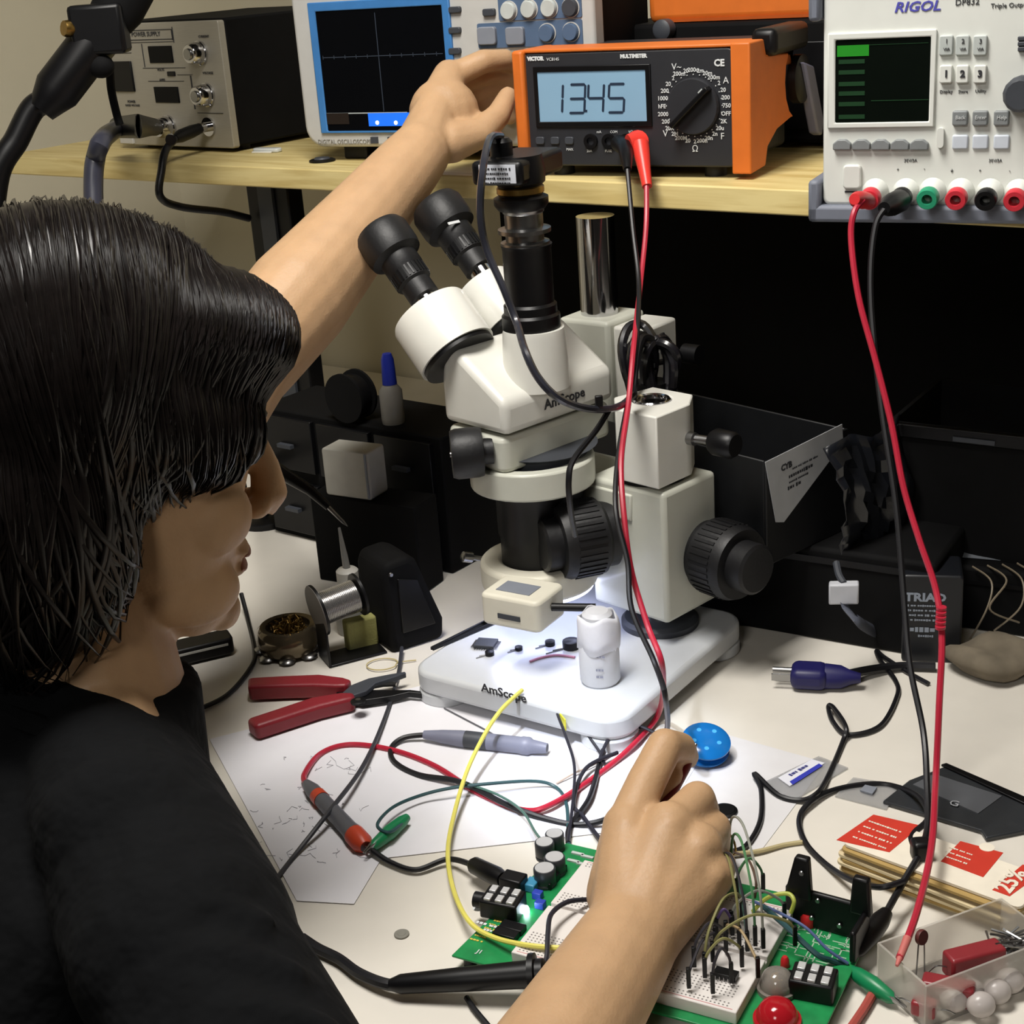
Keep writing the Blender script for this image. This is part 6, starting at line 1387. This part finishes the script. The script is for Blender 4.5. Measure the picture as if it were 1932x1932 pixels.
TR.ell(PC-EZ*.01, .15, .19, .12, Matrix((f0, l0, EZ)).transposed(), 24, 14)
remesh(TR, 'trousers', mat('dark_denim', '#1b1e27', .9, var=.15, bump=.3, bscale=700), root, .007, 6, .5)
for hip, kn, an in LEG:
    c = an+f0*.05; c.z = FLZ+.04; MB().ell(c, .14, .05, .045, Matrix((f0, l0, EZ)).transposed(), 22, 12).build('shoe', BLACK, root); q = c.copy(); q.z = FLZ+.008
    MB().prism([(q.x+f0.x*.145*cos(a)+l0.x*.052*sin(a), q.y+f0.y*.145*cos(a)+l0.y*.052*sin(a)) for a in [2*PI*k/24 for k in range(24)]], 'z', FLZ, FLZ+.016).build('shoe_sole', DGREY, root)
# hair: an inner mass and combed locks over it
ELS = [((-.022, 0, .048), (.118, .092, .108)), ((-.075, 0, -.03), (.075, .080, .105)), ((-.042, -.062, -.035), (.058, .034, .085)), ((-.042, .062, -.035), (.058, .034, .085)), ((.052, -.024, .084), (.055, .060, .042)), ((.036, -.024, .050), (.054, .062, .046)), ((.034, -.060, .036), (.048, .030, .040)), ((.030, .052, .036), (.046, .028, .040))]
HCEN = Vector((-.02, 0, .02))
def hair_r(d):
    best = .05
    for c, r in ELS:
        p = HCEN-Vector(c); A = sum((d[i]/r[i])**2 for i in range(3)); b_ = 2*sum(p[i]*d[i]/r[i]**2 for i in range(3)); c_ = sum((p[i]/r[i])**2 for i in range(3))-1; q = b_*b_-4*A*c_
        if q > 0: best = max(best, (-b_+q**.5)/(2*A))
    return best
HB_ = MB()
for c, r in ELS: HB_.ell(H(*c), r[0]*.965, r[1]*.965, r[2]*.965, HM, 24, 14)
hair = remesh(HB_, 'hair', HAIRM, root, .004, 8, .5)
st = MB(); rb = random.Random(31)
ZM = [(-.30, -.135), (-.05, -.130), (-.03, -.108), (0, -.084), (.014, -.060), (.020, -.028), (.026, -.004), (.050, .000), (.075, .008), (.30, .012)]
def zmin(x):                                        # lower edge of the hair along the side of the head
    for (a, za), (b, zb) in zip(ZM, ZM[1:]):
        if a <= x <= b: return za+(zb-za)*(x-a)/(b-a)
    return -.13
def lock(X0, side, f0_, dX, wav, r, lift, over, n=19, ph=None):
    pts = []; ph = rb.uniform(0, 6.28) if ph is None else ph; fq = 6.0
    for k in range(n):
        t_ = k/(n-1); fi = rad(f0_+(158-f0_)*t_); X = X0+dX*t_*t_+wav*sin(ph+fq*t_)*t_
        d = Vector((X, -side*sin(fi)-.10*(1-t_), cos(fi))).normalized()
        R_ = hair_r(d)*(.975+.012*min(1, 6*t_)+lift*t_+.022*sin(ph+7*t_)*t_)
        p = HCEN+d*R_
        if p.z < zmin(p.x)-over: break
        pts.append(H(*p))
    m = len(pts)
    if m < 4: return
    rad_ = [r*(.15+1.05*min(1, 4*k/m))*(1 if k < m-4 else (m-1-k)/4+.06) for k in range(m)]
    st.tube(pts, [(a*1.7, a*.7) for a in rad_], 5)
for i in range(2600):
    side = 1 if rb.random() < .74 else -1
    X0 = rb.uniform(-2.4, 1.5) if rb.random() < .8 else rb.uniform(.2, 2.2)
    f_ = rb.uniform(-12, 8) if rb.random() < .55 else rb.uniform(8, 95)
    cl_ = int((X0+3)*5+f_*.09); rr_ = random.Random(cl_*7+1)
    lock(X0, side, f_, rr_.uniform(-.1, .9)+rb.uniform(-.08, .08), rr_.uniform(.03, .24), rb.uniform(.0004, .0012), rb.uniform(.0, .03)+rr_.uniform(0, .05), rb.uniform(-.012, .010), ph=rr_.uniform(0, 6.28)+rb.uniform(-.25, .25))
for i in range(150):                                # loose wavy ends over the brow and cheek
    lock(rb.uniform(-.6, 1.6), 1, rb.uniform(20, 60), rb.uniform(-.3, .9), rb.uniform(.12, .34), rb.uniform(.0006, .0011), rb.uniform(.03, .11), rb.uniform(0, .024), 22)
so = st.build('hair_locks', HAIRM, root, angle=80); so['kind'] = 'stuff'
# small tool in the right hand
a, b = D(1296, 1436, 1.022), D(1246, 1530, 1.000)
t = thing('trimmer_tool', 'small dark red tool pinched in the right hand over the board', 'tool', a)
rod(MB(), [(.004, 0), (.0048, .1), (.0048, .8), (.003, 1)], (0, 0, 0), b-a).build('handle', mat('dark_red', '#6b1519', .4), t)
rod(MB(), [(.0015, 0), (.0012, 1)], (0, 0, 0), (a-b)*.35).build('shaft', STEEL, t)
